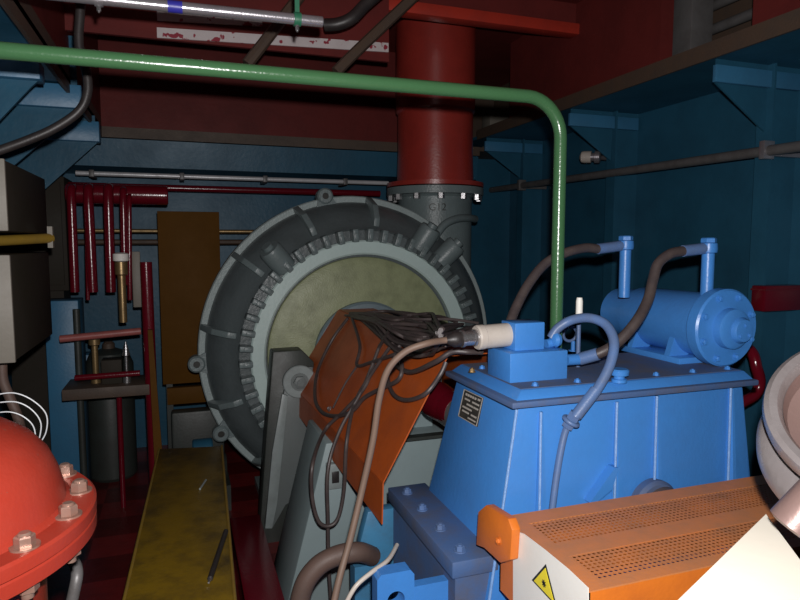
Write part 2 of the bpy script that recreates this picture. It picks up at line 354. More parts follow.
# ================================================================== GREY PUMP
PC = Vector((1.30, 4.55, 0.925)); PK = 1.058
YO = 5.15
def pk(p): return [(r*PK, h*PK) for r, h in p]
pump = thing('dredge_pump', (PC.x, PC.y+0.3, FZ), 'large round grey cast pump with a ring of bolts, behind the orange guard', 'pump')
D = Vector((0, 1, 0))
casing = build('casing', MB().lathe(pk([(0.86, 0.02), (0.88, 0.0), (0.905, 0.03), (0.95, 0.06), (1.02, 0.13), (1.07, 0.22), (1.085, 0.29), (1.08, 0.39), (1.05, 0.5), (0.95, 0.66), (0.7, 0.78)]), PC, D, 96), M['shell'], pump)
build('rim_flange', MB().lathe(pk([(1.07, 0.30), (1.075, 0.275), (1.12, 0.27), (1.128, 0.28), (1.128, 0.37), (1.12, 0.38), (1.06, 0.38)]), PC, D, 96, False, False), M['rim'], pump)
ring = build('clamp_ring', MB().lathe(pk([(0.70, 0.05), (0.70, -0.03), (0.712, -0.04), (0.79, -0.04), (0.80, -0.03), (0.80, 0.03)]), PC, D, 96, False, False), M['pale'], pump)
build('bolt_seat', MB().lathe(pk([(0.795, 0.01), (0.80, 0.0), (0.87, 0.0), (0.88, 0.02)]), PC, D, 96, False, False), M['shell'], pump)
build('front_cover', MB().lathe(pk([(0.72, 0.05), (0.69, 0.05), (0.68, 0.0), (0.67, -0.005), (0.58, -0.01), (0.44, -0.03), (0.36, -0.035)]), PC, D, 80, False, True), M['olive'], pump)
build('hub', MB().lathe(pk([(0.37, 0.02), (0.37, -0.07), (0.355, -0.085), (0.27, -0.09), (0.24, -0.11), (0.24, -0.5)]), PC, D, 64), M['hub'], pump)
NB = 50
def polar(ang, r, y): return Vector((PC.x + r*math.cos(ang), y, PC.z + r*math.sin(ang)))
# dog clamps: built at angle 0, rotated copies
mb = MB().box(PC.x+0.835, PC.x+0.93, PC.y-0.10, PC.y, PC.z-0.021, PC.z+0.021, 0.007).box(PC.x+0.85, PC.x+0.90, PC.y-0.115, PC.y-0.1, PC.z-0.015, PC.z+0.015, 0.004)
dog = build('clamp_bolt', mb, M['grey'], pump); rad = WLOC[dog.name].x - PC.x; yy = WLOC[dog.name].y
for k in range(NB):
    a = 2*PI*k/NB + 0.03
    wp = polar(a, rad, yy)
    if k == 0:
        dog.location = wp - WLOC[pump.name]; dog.rotation_euler = (0, -a, 0); WLOC[dog.name] = wp
    else: copy_part(dog, pump, wp, (0, -a, 0))
# radial ribs of the shell
def rib_pts(a):
    e = Vector((math.cos(a), 0, math.sin(a))); tn = Vector((-math.sin(a), 0, math.cos(a)))
    prof = [(0.90, 4.36), (0.90, 4.29), (0.96, 4.29), (1.06, 4.37), (1.125, 4.55), (1.125, 4.62), (1.0, 4.62)]
    return [Vector((PC.x, PC.y + (y-4.3)*PK, PC.z)) + e*r*PK - tn*0.022 for r, y in prof], tn*0.044
for k in range(12):
    a = math.radians(84 + 28.6*k)
    if k in (10, 11): continue
    P, d = rib_pts(a)
    build('rib', MB().prism(P, d, 0.006), M['grey'], pump)
# rim lugs with eyes
for ang in (101, 210, 183):
    a = math.radians(ang)
    e = Vector((math.cos(a), 0, math.sin(a)))
    c = Vector((PC.x, PC.y+0.24, PC.z)) + e*1.14*PK
    m_ = MB().lathe([(0.025, 0.0), (0.05, 0.0), (0.062, 0.012), (0.062, 0.09), (0.025, 0.09)], c, D, 24, False, False)
    m_.prism([c - e*0.10 - Vector((-e.z, 0, e.x))*0.09 + D*0.02, c - Vector((-e.z, 0, e.x))*0.05 + D*0.02, c - e*0.03 + D*0.02, c + Vector((-e.z, 0, e.x))*0.05 + D*0.02, c - e*0.10 + Vector((-e.z, 0, e.x))*0.09 + D*0.02], D*0.06)
    lug_ = build('lifting_lug', m_, M['grey'], pump)
    build('dark_bore_plug', MB().lathe([(0.027, 0.02), (0.027, 0.08)], c, D, 16), M['ink'], lug_)  # solid black plug paints the dark inside of the lug eye
# big clamp bosses
for ang, r in ((132, 0.93), (61, 0.95), (48, 0.97)):
    a = math.radians(ang); e = Vector((math.cos(a), -0.35, math.sin(a))).normalized()
    c = Vector((PC.x + (r-0.1)*PK*math.cos(a), PC.y, PC.z + (r-0.1)*PK*math.sin(a)))
    build('clamp_boss', MB().lathe([(0.085, 0), (0.085, 0.17), (0.075, 0.19), (0.04, 0.19), (0.04, 0.22)], c, e, 24), M['grey'], pump)
# discharge neck
OP = atY(435, 188, YO); OX, OZ = OP.x, OP.z; OR = 0.32
neck = build('discharge_neck', MB().lathe([(OR, 1.0-OZ), (OR, -0.09), (OR+0.02, -0.07), (OR+0.10, -0.07), (OR+0.10, -0.01)], (OX, YO, OZ), (0, 0, 1), 64), M['grey'], pump)
for k in range(12):
    a = 2*PI*(k+0.5)/12
    build('flange_bolt', MB().lathe([(0.03, -0.115), (0.03, -0.07)], (OX + (OR+0.065)*math.cos(a), YO + (OR+0.065)*math.sin(a), OZ), (0, 0, 1), 6), M['steel'], pump)
build('bypass_pipe', MB().tube([atY(428, 262, 4.75), atY(432, 244, 4.70), atY(443, 226, 4.70), atY(456, 219, 4.75), atY(468, 218, 4.85), atY(475, 219, 5.00)], 0.032), M['grey'], pump)
# cast text on neck
cu = bpy.data.curves.new('cast_mark', 'FONT'); cu.body = 'G12'; cu.size = 0.085; cu.extrude = 0.004; cu.align_x = 'CENTER'
tmp = bpy.data.objects.new('cast_mark', cu); scene.collection.objects.link(tmp)
me = bpy.data.meshes.new_from_object(tmp.evaluated_get(bpy.context.evaluated_depsgraph_get())); bpy.data.objects.remove(tmp)
a0 = math.atan2(-YO, -OX) + 0.02
bmt = bmesh.new(); bmt.from_mesh(me)
for v in bmt.verts:
    x, y, z = v.co; ang = a0 + 0.05 + x/OR; rr = OR + 0.002 + z
    v.co = (OX + rr*math.cos(ang), YO + rr*math.sin(ang), OZ - 0.21 + y)
mbt = MB(); mbt.bm.free(); mbt.bm = bmt
build('cast_mark', mbt, M['darkgreen'], pump, True)

# red discharge pipe above
rp = thing('discharge_pipe', (OX, YO, OZ), 'thick vertical red pipe standing on the grey pump outlet', 'pipe')
build('pipe', MB().lathe([(OR+0.015, 0.02), (OR+0.005, 0.3), (OR+0.005, 0.62), (OR+0.02, 0.64), (OR+0.02, 1.35)], (OX, YO, OZ), (0, 0, 1), 64), M['pipe_red'], rp)
build('flange', MB().lathe([(OR+0.10, 0.0), (OR+0.10, 0.035)], (OX, YO, OZ), (0, 0, 1), 64), M['pipe_red'], rp)
# pump foot
build('foot', MB().box(0.8, 1.8, 4.8, 5.3, FZ, 0.1).box(0.55, 2.05, 4.75, 5.35, FZ, FZ+0.06), M['grey'], pump)

# ================================================================== BEARING PEDESTAL, ARM, SHAFT
ped = thing('bearing_pedestal', (1.25, 3.3, FZ), 'pale grey-green pedestal under the orange guard', 'pedestal')
pp = [atY(*q, 3.3) for q in ((326, 446), (284, 640), (284, 640))]
build('body', MB().hexa([(pp[1].x, 3.3, FZ), (1.95, 3.3, FZ), (1.95, 3.8, FZ), (pp[1].x, 3.8, FZ), (pp[0].x, 3.3, 0.66), (1.68, 3.3, 0.66), (1.68, 3.8, 0.66), (pp[0].x, 3.8, 0.66)], 0.01), M['ped'], ped)
build('bearing_housing', MB().lathe([(0.20, 0), (0.22, 0.02), (0.22, 0.5), (0.20, 0.52)], (1.24, 3.4, 0.94), D, 40).box(1.05, 1.40, 3.42, 3.75, 0.64, 0.95), M['ped'], ped)
sh = thing('drive_shaft', (1.215, 2.9, 0.955), 'shaft coupling seen between the orange guard and the blue gearbox', 'shaft')
build('shaft', MB().cyl((1.215, 2.40, 0.955), (1.24, 3.40, 0.94), 0.09), M['dark_pipe'], sh)
build('coupling_disc', MB().lathe([(0.085, 0), (0.085, 0.10)], (1.215, 2.62, 0.955), D, 48).lathe([(0.085, 0.10), (0.095, 0.28)], (1.215, 2.62, 0.955), D, 32), M['post_red'], sh)

YA = 4.22
def pa(x, y, Y=YA): return atY(x, y, Y)
arm = thing('support_arm', (pa(285, 600).x, YA, FZ), 'grey support arm with a bolted eye, left of the orange guard', 'bracket')
fp = lambda q: [pa(*p) for p in q]
build('dark_frame', MB().prism(fp([(273, 352), (302, 350), (314, 362), (314, 400), (322, 440), (290, 560), (270, 660), (250, 660), (258, 560), (266, 440)]), (0, 0.16, 0), 0.008), M['darkgreen'], arm)
build('arm_plate', MB().prism([p - Vector((0, 0.035, 0)) for p in fp([(286, 378), (300, 366), (312, 366), (312, 404), (318, 436), (314, 462), (306, 492), (285, 503), (272, 526), (264, 524), (277, 420)])], (0, 0.04, 0), 0.006), M['armgrey'], arm)
build('edge_strip', MB().prism([p - Vector((0, 0.06, 0)) for p in fp([(281, 392), (287, 394), (276, 500), (271, 525), (264, 525), (271, 450)])], (0, 0.03, 0), 0.004), M['bracketgrey'], arm)
ec = pa(298, 380) - Vector((0, 0.03, 0))
eye = build('eye_plate', MB().lathe([(0.112, 0), (0.112, -0.03), (0.106, -0.036)], ec, D, 40), M['bracketgrey'], arm)
build('hex_bolt', MB().hexbolt(ec - Vector((0, 0.036, 0)), (0, -1, 0), 0.045, 0.03), M['armgrey'], arm)
sw = atY(335, 476, 3.27)
t = thing('switch_box', sw, 'small pale switch plate on the pedestal beside hanging cables', 'switch')
build('plate', MB().box(sw.x-0.045, sw.x+0.045, sw.y-0.01, sw.y+0.05, sw.z-0.07, sw.z+0.07, 0.004), M['bracketgrey'], t)
build('button', MB().box(sw.x-0.02, sw.x+0.02, sw.y-0.016, sw.y-0.01, sw.z-0.035, sw.z+0.03, 0.003), M['black'], t)

# ================================================================== ORANGE COUPLING GUARD (left)
gd = thing('coupling_guard', (1.215, 3.3, 0.66), 'folded orange sheet-metal guard draped with black cables', 'guard')
yn, yf = 2.47, 4.46
A0 = (1.085, 1.262); B0 = (0.79, 0.735); C0 = (0.785, 0.555)
A1 = (2.43-A0[0], 1.262); B1 = (2.43-B0[0], B0[1])
def sheet(prof, y0, y1, th=0.006):
    m_ = MB(); inner = []
    n = len(prof)
    for i, (x, z) in enumerate(prof):
        a = Vector((prof[max(i-1, 0)][0], prof[max(i-1, 0)][1])); b = Vector((prof[min(i+1, n-1)][0], prof[min(i+1, n-1)][1]))
        tdir = (b-a).normalized(); inner.append((x + tdir.y*th, z - tdir.x*th))
    poly = [Vector((x, y0, z)) for x, z in prof] + [Vector((x, y0, z)) for x, z in inner[::-1]]
    return m_.prism(poly, (0, y1-y0, 0))
# near edge is slanted: left sheet built as its own polygon plate
def plate_poly(P, th):
    P = [Vector(p) for p in P]; n = (P[1]-P[0]).cross(P[2]-P[0]).normalized()
    return MB().prism(P, n*th)
gface = [Vector((A0[0], yn, A0[1])), Vector((A0[0], yf, A0[1])), Vector((B0[0]-0.05, yf, B0[1])), Vector((B0[0], yn, B0[1]))]
build('side_sheet', plate_poly(gface, 0.006), M['orange'], gd)
build('lower_lip', plate_poly([(B0[0], yn, B0[1]), (B0[0]-0.05, yf, B0[1]), (C0[0]-0.05, yf, C0[1]+0.02), (C0[0], yn, C0[1])], 0.006), M['orange'], gd)
build('top_sheet', plate_poly([(A0[0], yn, A0[1]), (A1[0], yn, A1[1]), (A1[0], yf, A1[1]), (A0[0], yf, A0[1])], 0.006), M['orange'], gd)
build('far_side_sheet', plate_poly([(A1[0], yn, A1[1]), (B1[0], yn, B1[1]), (B1[0], yf, B1[1]), (A1[0], yf, A1[1])], 0.006), M['orange'], gd)
build('bolt_head', MB().hexbolt(atP(330, 409, gface[0], (gface[1]-gface[0]).cross(gface[2]-gface[0])), (-0.87, 0, 0.49), 0.012, 0.014), M['steel'], gd)
build('mounting_strap', MB().box(0.80, 1.63, 3.2, 3.26, 0.655, 0.672), M['darkgreen'], gd)
GN = (gface[1]-gface[0]).cross(gface[2]-gface[0]).normalized()
if GN.x > 0: GN = -GN
def gp(px, py, off=0.02):   # point just in front of the guard's sheets
    q = atP(px, py, gface[0] + GN*off, GN)
    if q.z > A0[1] + off*0.5: q = atZ(px, py, A0[1] + off)
    return q
# ================================================================== BLUE GEARBOX
gx = thing('gearbox', (1.6, 2.2, 0.0), 'large bright blue gearbox with bolted lid and black nameplate', 'gearbox')
build('casing', MB().hexa([(0.955, 1.88, 0.30), (2.26, 1.88, 0.30), (2.26, 2.60, 0.30), (0.955, 2.60, 0.30), (1.10, 1.91, 1.175), (2.14, 1.91, 1.175), (2.14, 2.42, 1.175), (1.10, 2.42, 1.175)], 0.012), M['blue'], gx)
build('split_flange', MB().box(1.06, 2.175, 1.868, 2.45, 1.182, 1.205, 0.006), M['blue_dust'], gx)
build('lid', MB().hexa([(1.085, 1.885, 1.205), (2.165, 1.885, 1.205), (2.165, 2.44, 1.205), (1.085, 2.44, 1.205), (1.12, 1.915, 1.235), (2.145, 1.915, 1.235), (2.145, 2.42, 1.235), (1.12, 2.42, 1.235)], 0.004), M['blue'], gx)
build('lid_top', MB().box(1.125, 2.14, 1.925, 2.415, 1.234, 1.2365), M['lid_dust'], gx)
bolts('lid_bolt', [(x, 1.955, 1.235) for x in (1.2, 1.38, 1.56, 1.74, 1.92, 2.1)] + [(1.16, 2.1, 1.235), (1.16, 2.3, 1.235)], (0, 0, 1), 0.011, 0.012, M['blue'], gx)
# feet
for s, x0, x1 in ((1, 0.85, 1.03), (-1, 2.2, 2.38)):
    f_ = build('foot', MB().box(x0, x1, 1.89, 2.60, 0.60, 0.66, 0.005).box(x0+0.02*(s > 0), x1-0.02*(s < 0), 1.91, 2.58, 0.02, 0.60), M['blue_dust'] if s > 0 else M['blue'], gx)
    xb = x0+0.06 if s > 0 else x1-0.06
    for yb_ in (1.96, 2.14, 2.33, 2.51): build('foot_bolt', MB().hexbolt((xb, yb_, 0.66), (0, 0, 1), 0.017, 0.02), M['hose_blue'], f_)
# ribs on the front face (grow towards the bottom)
def frontY(z): return 1.91 - 0.03*(1.175-z)/0.875
for px, yt, yb_ in ((541, 412, 505), (617, 402, 470), (657, 396, 462), (731, 388, 470)):
    T = atY(px, yt, 1.905); B = atY(px, yb_, 1.89)
    build('rib', MB().hexa([(B.x-0.03, 1.885, 0.5), (B.x+0.03, 1.885, 0.5), (B.x+0.03, 1.93, 0.5), (B.x-0.03, 1.93, 0.5), (T.x-0.006, 1.902, T.z), (T.x+0.006, 1.902, T.z), (T.x+0.006, 1.93, T.z), (T.x-0.006, 1.93, T.z)]).hexa([(B.x-0.012, 1.845, 0.5), (B.x+0.012, 1.845, 0.5), (B.x+0.03, 1.89, 0.5), (B.x-0.03, 1.89, 0.5), (T.x-0.004, 1.895, T.z), (T.x+0.004, 1.895, T.z), (T.x+0.006, 1.91, T.z), (T.x-0.006, 1.91, T.z)]), M['blue'], gx)
m_ = MB().tube([(1.098, 1.905, 1.17), (1.05, 1.895, 0.87), (0.955, 1.876, 0.30)], 0.0055, 8)
build('weld_bead', m_, M['weld'], gx)
for px, yt, yb_ in ((541, 412, 505), (617, 402, 470), (657, 396, 462), (731, 388, 470)):
    T = atY(px, yt, 1.893); B = atY(px, yb_, 1.84); q = T.lerp(B, (T.z-0.5)/(T.z-B.z)); 
    build('weld_bead', MB().tube([(T.x, 1.893, T.z), ((T.x+B.x)/2, 1.893 - 0.048*(T.z-(T.z+0.5)/2)/(T.z-0.5), (T.z+0.5)/2), (B.x, 1.843, 0.5)], 0.005, 8), M['weld'], gx)
bc = atY(655, 506, 1.86)
build('bearing_boss', MB().lathe([(0.10, 0), (0.10, 0.03), (0.09, 0.045), (0.06, 0.045)], (bc.x, 1.885, bc.z), (0, -1, 0), 48), M['blue_dust'], gx)
build('gusset', MB().prism([atY(615, 468, 1.86), atY(619, 468, 1.86), atY(612, 490, 1.86), atY(594, 505, 1.86), atY(590, 503, 1.86)], (0, 0.05, 0)), M['blue'], gx)
# nameplate on the battered left face
fA = Vector((1.10, 1.91, 1.175)); fB = Vector((1.10, 2.42, 1.175)); fC = Vector((0.955, 1.88, 0.30))
fn = (fB-fA).cross(fC-fA).normalized()
if fn.x > 0: fn = -fn
def lf(px, py, off=0.0): return atP(px, py, fA + fn*off, fn)
npoly = [lf(465, 389), lf(484, 398), lf(478, 427), lf(459, 416)]
npl = build('nameplate', MB().prism([p + fn*0.001 for p in npoly], fn*0.003), M['plateblack'], gx)
u_ = npoly[1]-npoly[0]; v_ = npoly[3]-npoly[0]
m_ = MB()
def npq(a0_, a1, b0, b1):
    P = [npoly[0] + u_*a + v_*b + fn*0.004 for a, b in ((a0_, b0), (a1, b0), (a1, b1), (a0_, b1))]
    m_.prism(P, fn*0.001)
for a0_, a1, b0, b1 in ((0, 1, 0, 0.025), (0, 1, 0.975, 1), (0, 0.03, 0, 1), (0.97, 1, 0, 1), (0.78, 0.9, 0.09, 0.16),
                        (0.15, 0.42, 0.27, 0.33), (0.55, 0.9, 0.27, 0.33), (0.3, 0.62, 0.42, 0.48), (0.66, 0.9, 0.42, 0.48), (0.12, 0.6, 0.56, 0.62),
                        (0.15, 0.5, 0.70, 0.76), (0.62, 0.9, 0.70, 0.76), (0.5, 0.9, 0.85, 0.90)): npq(a0_, a1, b0, b1)
for k in range(5): npq(0.14 + 0.12*k, 0.22 + 0.12*k, 0.10, 0.18)
build('nameplate_lettering', m_, M['plategrey'], npl, True)
# lug with hole and teal bracket at lower left
lc = atY(396, 592, 1.96)
build('jacking_lug', MB().holed((lc.x, 1.96, lc.z-0.03), (0, 1, 0), (0, 0, 1), 0.135, 0.20, 0.032, 0.06).box(lc.x-0.067, lc.x+0.067, 1.96, 2.02, 0.05, lc.z-0.13).box(lc.x+0.05, 0.88, 1.97, 2.01, 0.1, lc.z), M['blue'], gx)
build('pipe_bracket', MB().prism([atY(368, 512, 2.62), atY(395, 508, 2.62), atY(397, 575, 2.62), atY(372, 570, 2.62), atY(358, 560, 2.62), atY(361, 540, 2.62)], (0, 0.06, 0), 0.005).box(0.7, 0.9, 2.62, 2.7, 0.05, 0.3), M['teal'], gx)
build('base_skid', MB().box(0.62, 2.6, 1.2, 2.64, FZ, 0.05, 0.01), M['blue'], gx)
# breather cap and eyebolt on lid
bp_ = atZ(619, 382, 1.235)
build('breather_cap', MB().lathe([(0.028, 0), (0.028, 0.012), (0.02, 0.014), (0.02, 0.026), (0.034, 0.028), (0.036, 0.044), (0.03, 0.05)], bp_, (0, 0, 1), 20), M['blue'], gx)
# valve blocks
vb = thing('valve_block', (1.31, 2.1, 1.235), 'stacked blue valve blocks on the gearbox lid beside the nameplate', 'valve block')
f0 = atY(510, 378, 2.02); f1 = atY(568, 350, 2.02)
build('lower_block', MB().box(f0.x, f1.x, 2.02, 2.20, 1.235, f1.z, 0.004), M['blue'], vb)
g0 = atY(515, 350, 2.06); g1 = atY(545, 322, 2.06)
build('upper_block', MB().box(g0.x, g1.x, 2.06, 2.17, f1.z, g1.z, 0.004), M['blue'], vb)
build('port_fitting', MB().cyl(atY(566, 360, 2.09), atY(582, 359, 2.09), 0.022, seg=16), M['blue'], vb)
build('elbow_fitting', MB().cyl(atY(546, 344, 2.1), atY(556, 342, 2.1), 0.018, seg=16).lathe([(0.012, 0), (0.025, 0.006), (0.03, 0.02), (0.025, 0.034), (0.012, 0.04)], atY(551, 340, 2.09), (1, 0, 0), 20), M['blue'], vb)
build('valve_bolt', MB().hexbolt(atZ(472, 372, 1.237), (0, 0, 1), 0.011, 0.014), M['copper'], vb)
ey = thing('eyebolt', atZ(572, 352, 1.237), 'blue lifting eyebolt standing beside the valve block', 'eyebolt')
e0 = atZ(573, 351, 1.237)
ec_ = atY(570, 334, e0.y)
build('ring', MB().torus(ec_, (0.15, 1, 0.1), 0.034, 0.0075), M['hose_blue'], ey)
build('shank', MB().cyl(e0, (e0.x, e0.y, ec_.z-0.034), 0.011, seg=14).lathe([(0.022, 0), (0.022, 0.006)], e0, (0, 0, 1), 14), M['blue'], ey)
# sensor with connector
s_ = thing('pressure_sensor', atY(490, 340, 2.13), 'ivory cylindrical sensor with a steel plug, screwed into blue valve block', 'sensor')
pts = [atY(x, y, 2.12) for x, y in ((514, 334), (476, 337.5), (452, 339.5), (440, 341))]
dv = (pts[3]-pts[0]).normalized()
L1 = (pts[1]-pts[0]).length
build('sensor_body', MB().lathe([(0.040, 0), (0.045, 0.006), (0.045, L1-0.03), (0.047, L1-0.028), (0.047, L1-0.006), (0.043, L1)], pts[0], dv, 32), M['sensor'], s_)
build('union_nut', MB().lathe([(0.032, 0), (0.032, 0.012), (0.028, 0.014), (0.028, 0.05), (0.032, 0.052), (0.032, 0.062)], pts[1], dv, 28), M['steel'], s_)
build('plug', MB().lathe([(0.026, 0), (0.029, 0.01), (0.029, 0.03), (0.018, 0.05), (0.012, 0.06)], pts[1] + dv*0.062, dv, 24), M['black'], s_)
PLUG = pts[1] + dv*0.115
# small white capped stem beside eyebolt
q = atY(579, 318, 2.2); q2 = atY(579, 288, 2.2)
wt = thing('grease_nipple', (q.x, q.y, 1.235), 'thin white capped stem behind the eyebolt', 'nipple')
build('stem', MB().cyl((q.x, q.y, 1.235), (q.x, q.y, q.z), 0.009, seg=12), M['hose_blue'], wt)
build('cap', MB().lathe([(0.014, 0), (0.014, 0.07), (0.011, 0.085)], (q.x, q.y, q.z), (0, 0, 1), 14), M['signwhite'], wt)

# ================================================================== BLUE OIL PUMP on the lid
pm = thing('oil_pump', (2.1, 2.3, 1.235), 'blue cylindrical oil pump lying on the right end of the gearbox', 'pump')
MC = atY(722, 329, 2.0); MX, MZ = MC.x + 0.03, 1.398
build('body', MB().lathe([(0.13, 0.06), (0.138, 0.07), (0.138, 0.50), (0.125, 0.54), (0.12, 0.68), (0.10, 0.70)], (MX, 2.0, MZ), D, 48), M['blue'], pm)
build('end_cover', MB().lathe([(0.02, -0.045), (0.07, -0.045), (0.082, -0.038), (0.085, -0.005), (0.105, 0.0), (0.155, 0.0), (0.163, 0.008), (0.163, 0.055), (0.155, 0.065), (0.13, 0.065)], (MX, 2.0, MZ), D, 48), M['blue'], pm)
build('end_cap', MB().lathe([(0.03, -0.065), (0.045, -0.063), (0.055, -0.045), (0.055, -0.02)], (MX+0.025, 2.0, MZ-0.005), D, 32), M['blue'], pm)
for k in range(8):
    a = 2*PI*(k+0.5)/8
    build('cover_bolt', MB().hexbolt((MX + 0.135*math.cos(a), 2.0, MZ + 0.135*math.sin(a)), (0, -1, 0), 0.012, 0.014), M['blue'], pm)
for dx, dz in ((0.025, 0.022), (0.048, -0.02), (0.0, -0.022)):
    build('cap_screw', MB().hexbolt((MX+dx, 1.94, MZ+dz-0.005), (0, -1, 0), 0.008, 0.01), M['blue'], pm)
build('saddle', MB().box(MX-0.15, MX+0.12, 2.1, 2.5, 1.235, 1.262, 0.004).prism([(MX-0.15, 2.16, 1.262), (MX-0.05, 2.16, 1.262), (MX-0.02, 2.16, 1.285), (MX-0.12, 2.16, 1.36)], (0, 0.03, 0)).prism([(MX-0.15, 2.4, 1.262), (MX-0.05, 2.4, 1.262), (MX-0.02, 2.4, 1.285), (MX-0.12, 2.4, 1.36)], (0, 0.03, 0)), M['blue'], pm)
# standpipes with banjo heads
def standpipe(px, ptop, Y, zb):
    T = atY(px, ptop, Y)
    st = build('standpipe', MB().cyl((T.x, Y, zb), (T.x, Y, T.z-0.05), 0.026, seg=20), M['blue'], pm)
    build('banjo_head', MB().lathe([(0.027, 0), (0.035, 0.004), (0.037, 0.02), (0.035, 0.042), (0.027, 0.046)], (T.x, Y, T.z-0.065), (0, 0, 1), 20).lathe([(0.032, 0.046), (0.032, 0.062), (0.027, 0.066)], (T.x, Y, T.z-0.065), (0, 0, 1), 6), M['blue'], st)
    return Vector((T.x, Y, T.z-0.042))
h1 = standpipe(626, 236, 2.42, MZ+0.10); h2 = standpipe(709, 238, 2.10, MZ+0.10)
def hose(name, P, r, m, label, cat='hose', ferr=None, group=None):
    t = thing(name, P[0], label, cat, group)
    build('hose', MB().tube(P, r, 14), m, t)
    if ferr:
        for a, b, rr in ferr: build('ferrule', MB().cyl(a, b, rr, seg=16), M['hose_blue'], t)
    return t
a1 = atY(598, 249, 2.42)
hose('hydraulic_hose', [a1, atY(585, 248, 2.42), atY(565, 253, 2.42), atY(545, 264, 2.42), atY(528, 285, 2.40), atY(515, 310, 2.36), atY(508, 330, 2.31)], 0.021, M['cable'], 'dark hose from the farther pump standpipe curving down to the left', ferr=[(h1, a1, 0.024)])
a2 = atY(683, 251, 2.1)
hose('hydraulic_hose', [a2, atY(670, 254, 2.1), atY(658, 264, 2.1), atY(653, 280, 2.08), atY(648, 300, 2.05), atY(636, 322, 2.02), atY(618, 342, 2.02), atY(600, 353, 2.04), atY(582, 358, 2.09)], 0.021, M['cable'], 'dark hose from the nearer pump standpipe down to the valve block', ferr=[(h2, a2, 0.024), (atY(598, 354, 2.04), atY(580, 359, 2.09), 0.025)])
hose('hydraulic_hose', [atY(551, 338, 2.1), atY(558, 328, 2.09), atY(572, 320, 2.06), atY(590, 318, 2.0), atY(606, 325, 1.94), atY(614, 342, 1.88), atY(610, 365, 1.85), atY(598, 388, 1.84), atY(584, 406, 1.84), atY(575, 417, 1.845)], 0.018, M['hose_blue'], 'blue-grey hose arching from the valve block over the lid edge', ferr=[(atY(596, 390, 1.84), atY(576, 416, 1.845), 0.021)])
dp = thing('oil_line', atY(572, 420, 1.86), 'thin blue steel oil line running down the gearbox front', 'pipe')
build('pipe', MB().tube([atY(573, 418, 1.86), atY(566, 430, 1.875), atY(561, 450, 1.875), atY(556, 480, 1.87), atY(551, 520, 1.86)], 0.0125, 14), M['hose_blue'], dp)
build('union_nut', MB().cyl(atY(576, 413, 1.85), atY(567, 427, 1.87), 0.022, seg=6).torus(atY(571, 421, 1.86), atY(576, 413, 1.85)-atY(567, 427, 1.87), 0.026, 0.008), M['hose_blue'], dp)

# ================================================================== ORANGE PERFORATED GUARD (front)
og = thing('perforated_guard', (1.5, 1.55, 0.05), 'orange box guard with perforated top and white warning panel', 'guard')
zt = 0.85; gxl, gxr = 0.975, 2.16; gyf, gyb = 1.31, 1.785; gzb = 0.60
M['rusty'] = mat('rusty_orange_sheet', (0.58, 0.20, 0.06), 0.5, dirt=0.8, dirtcol=(0.36, 0.17, 0.085), scale=7, bump=0.06)
# solid strips of the top, then two perforated strips between them
for y0, y1 in ((gyf, gyf+0.045), (gyf+0.175, gyf+0.255), (gyf+0.40, gyb)):
    build('top_strip', MB().box(gxl, gxr, y0, y1, zt-0.004, zt), M['rusty'], og)
for x0, x1 in ((gxl, gxl+0.06), (gxr-0.06, gxr)):
    for y0, y1 in ((gyf+0.045, gyf+0.175), (gyf+0.255, gyf+0.40)): build('end_strip', MB().box(x0, x1, y0, y1, zt-0.004, zt), M['rusty'], og)
for y0, y1 in ((gyf+0.045, gyf+0.175), (gyf+0.255, gyf+0.40)):
    build('perforated_strip', MB().box(gxl+0.06, gxr-0.06, y0, y1, zt-0.003, zt-0.001), M['perf'], og)
lf_ = build('left_panel', MB().box(gxl, gxl+0.006, gyf, gyb, gzb, zt-0.004), M['orange_b'], og)
build('front_panel', MB().box(gxl, gxr, gyf, gyf+0.006, gzb, zt-0.004), M['orange_b'], og)
build('right_panel', MB().box(gxr-0.006, gxr, gyf, gyb, gzb, zt-0.004), M['orange_b'], og)
build('back_panel', MB().box(gxl, gxr, gyb-0.006, gyb, gzb, zt-0.004), M['orange_b'], og)
for lx in (1.15, 2.05):
    build('leg', MB().box(lx-0.03, lx+0.03, 1.33, 1.39, 0.05, gzb+0.05).box(lx-0.03, lx+0.03, 1.70, 1.76, 0.05, gzb+0.05), M['orange_b'], og)
# mounting tab at the back-left corner
tp = [(0.94, 1.80, 0.90), (0.94, 1.775, 0.915), (0.94, 1.66, 0.86), (0.94, 1.645, 0.84), (0.94, 1.68, 0.70), (0.94, 1.80, 0.72)]
tab = build('mounting_tab', MB().prism([atX(478, 512, 0.94), atX(486, 505, 0.94), atX(508, 519, 0.94), atX(512, 530, 0.94), atX(510, 560, 0.94), atX(500, 563, 0.94), atX(484, 548, 0.94), atX(476, 545, 0.94)], (0.03, 0, 0), 0.003), M['orange_b'], og)
build('tab_bolt', MB().hexbolt(atX(499, 541, 0.94), (-1, 0, 0), 0.011, 0.01), M['orange_b'], tab)
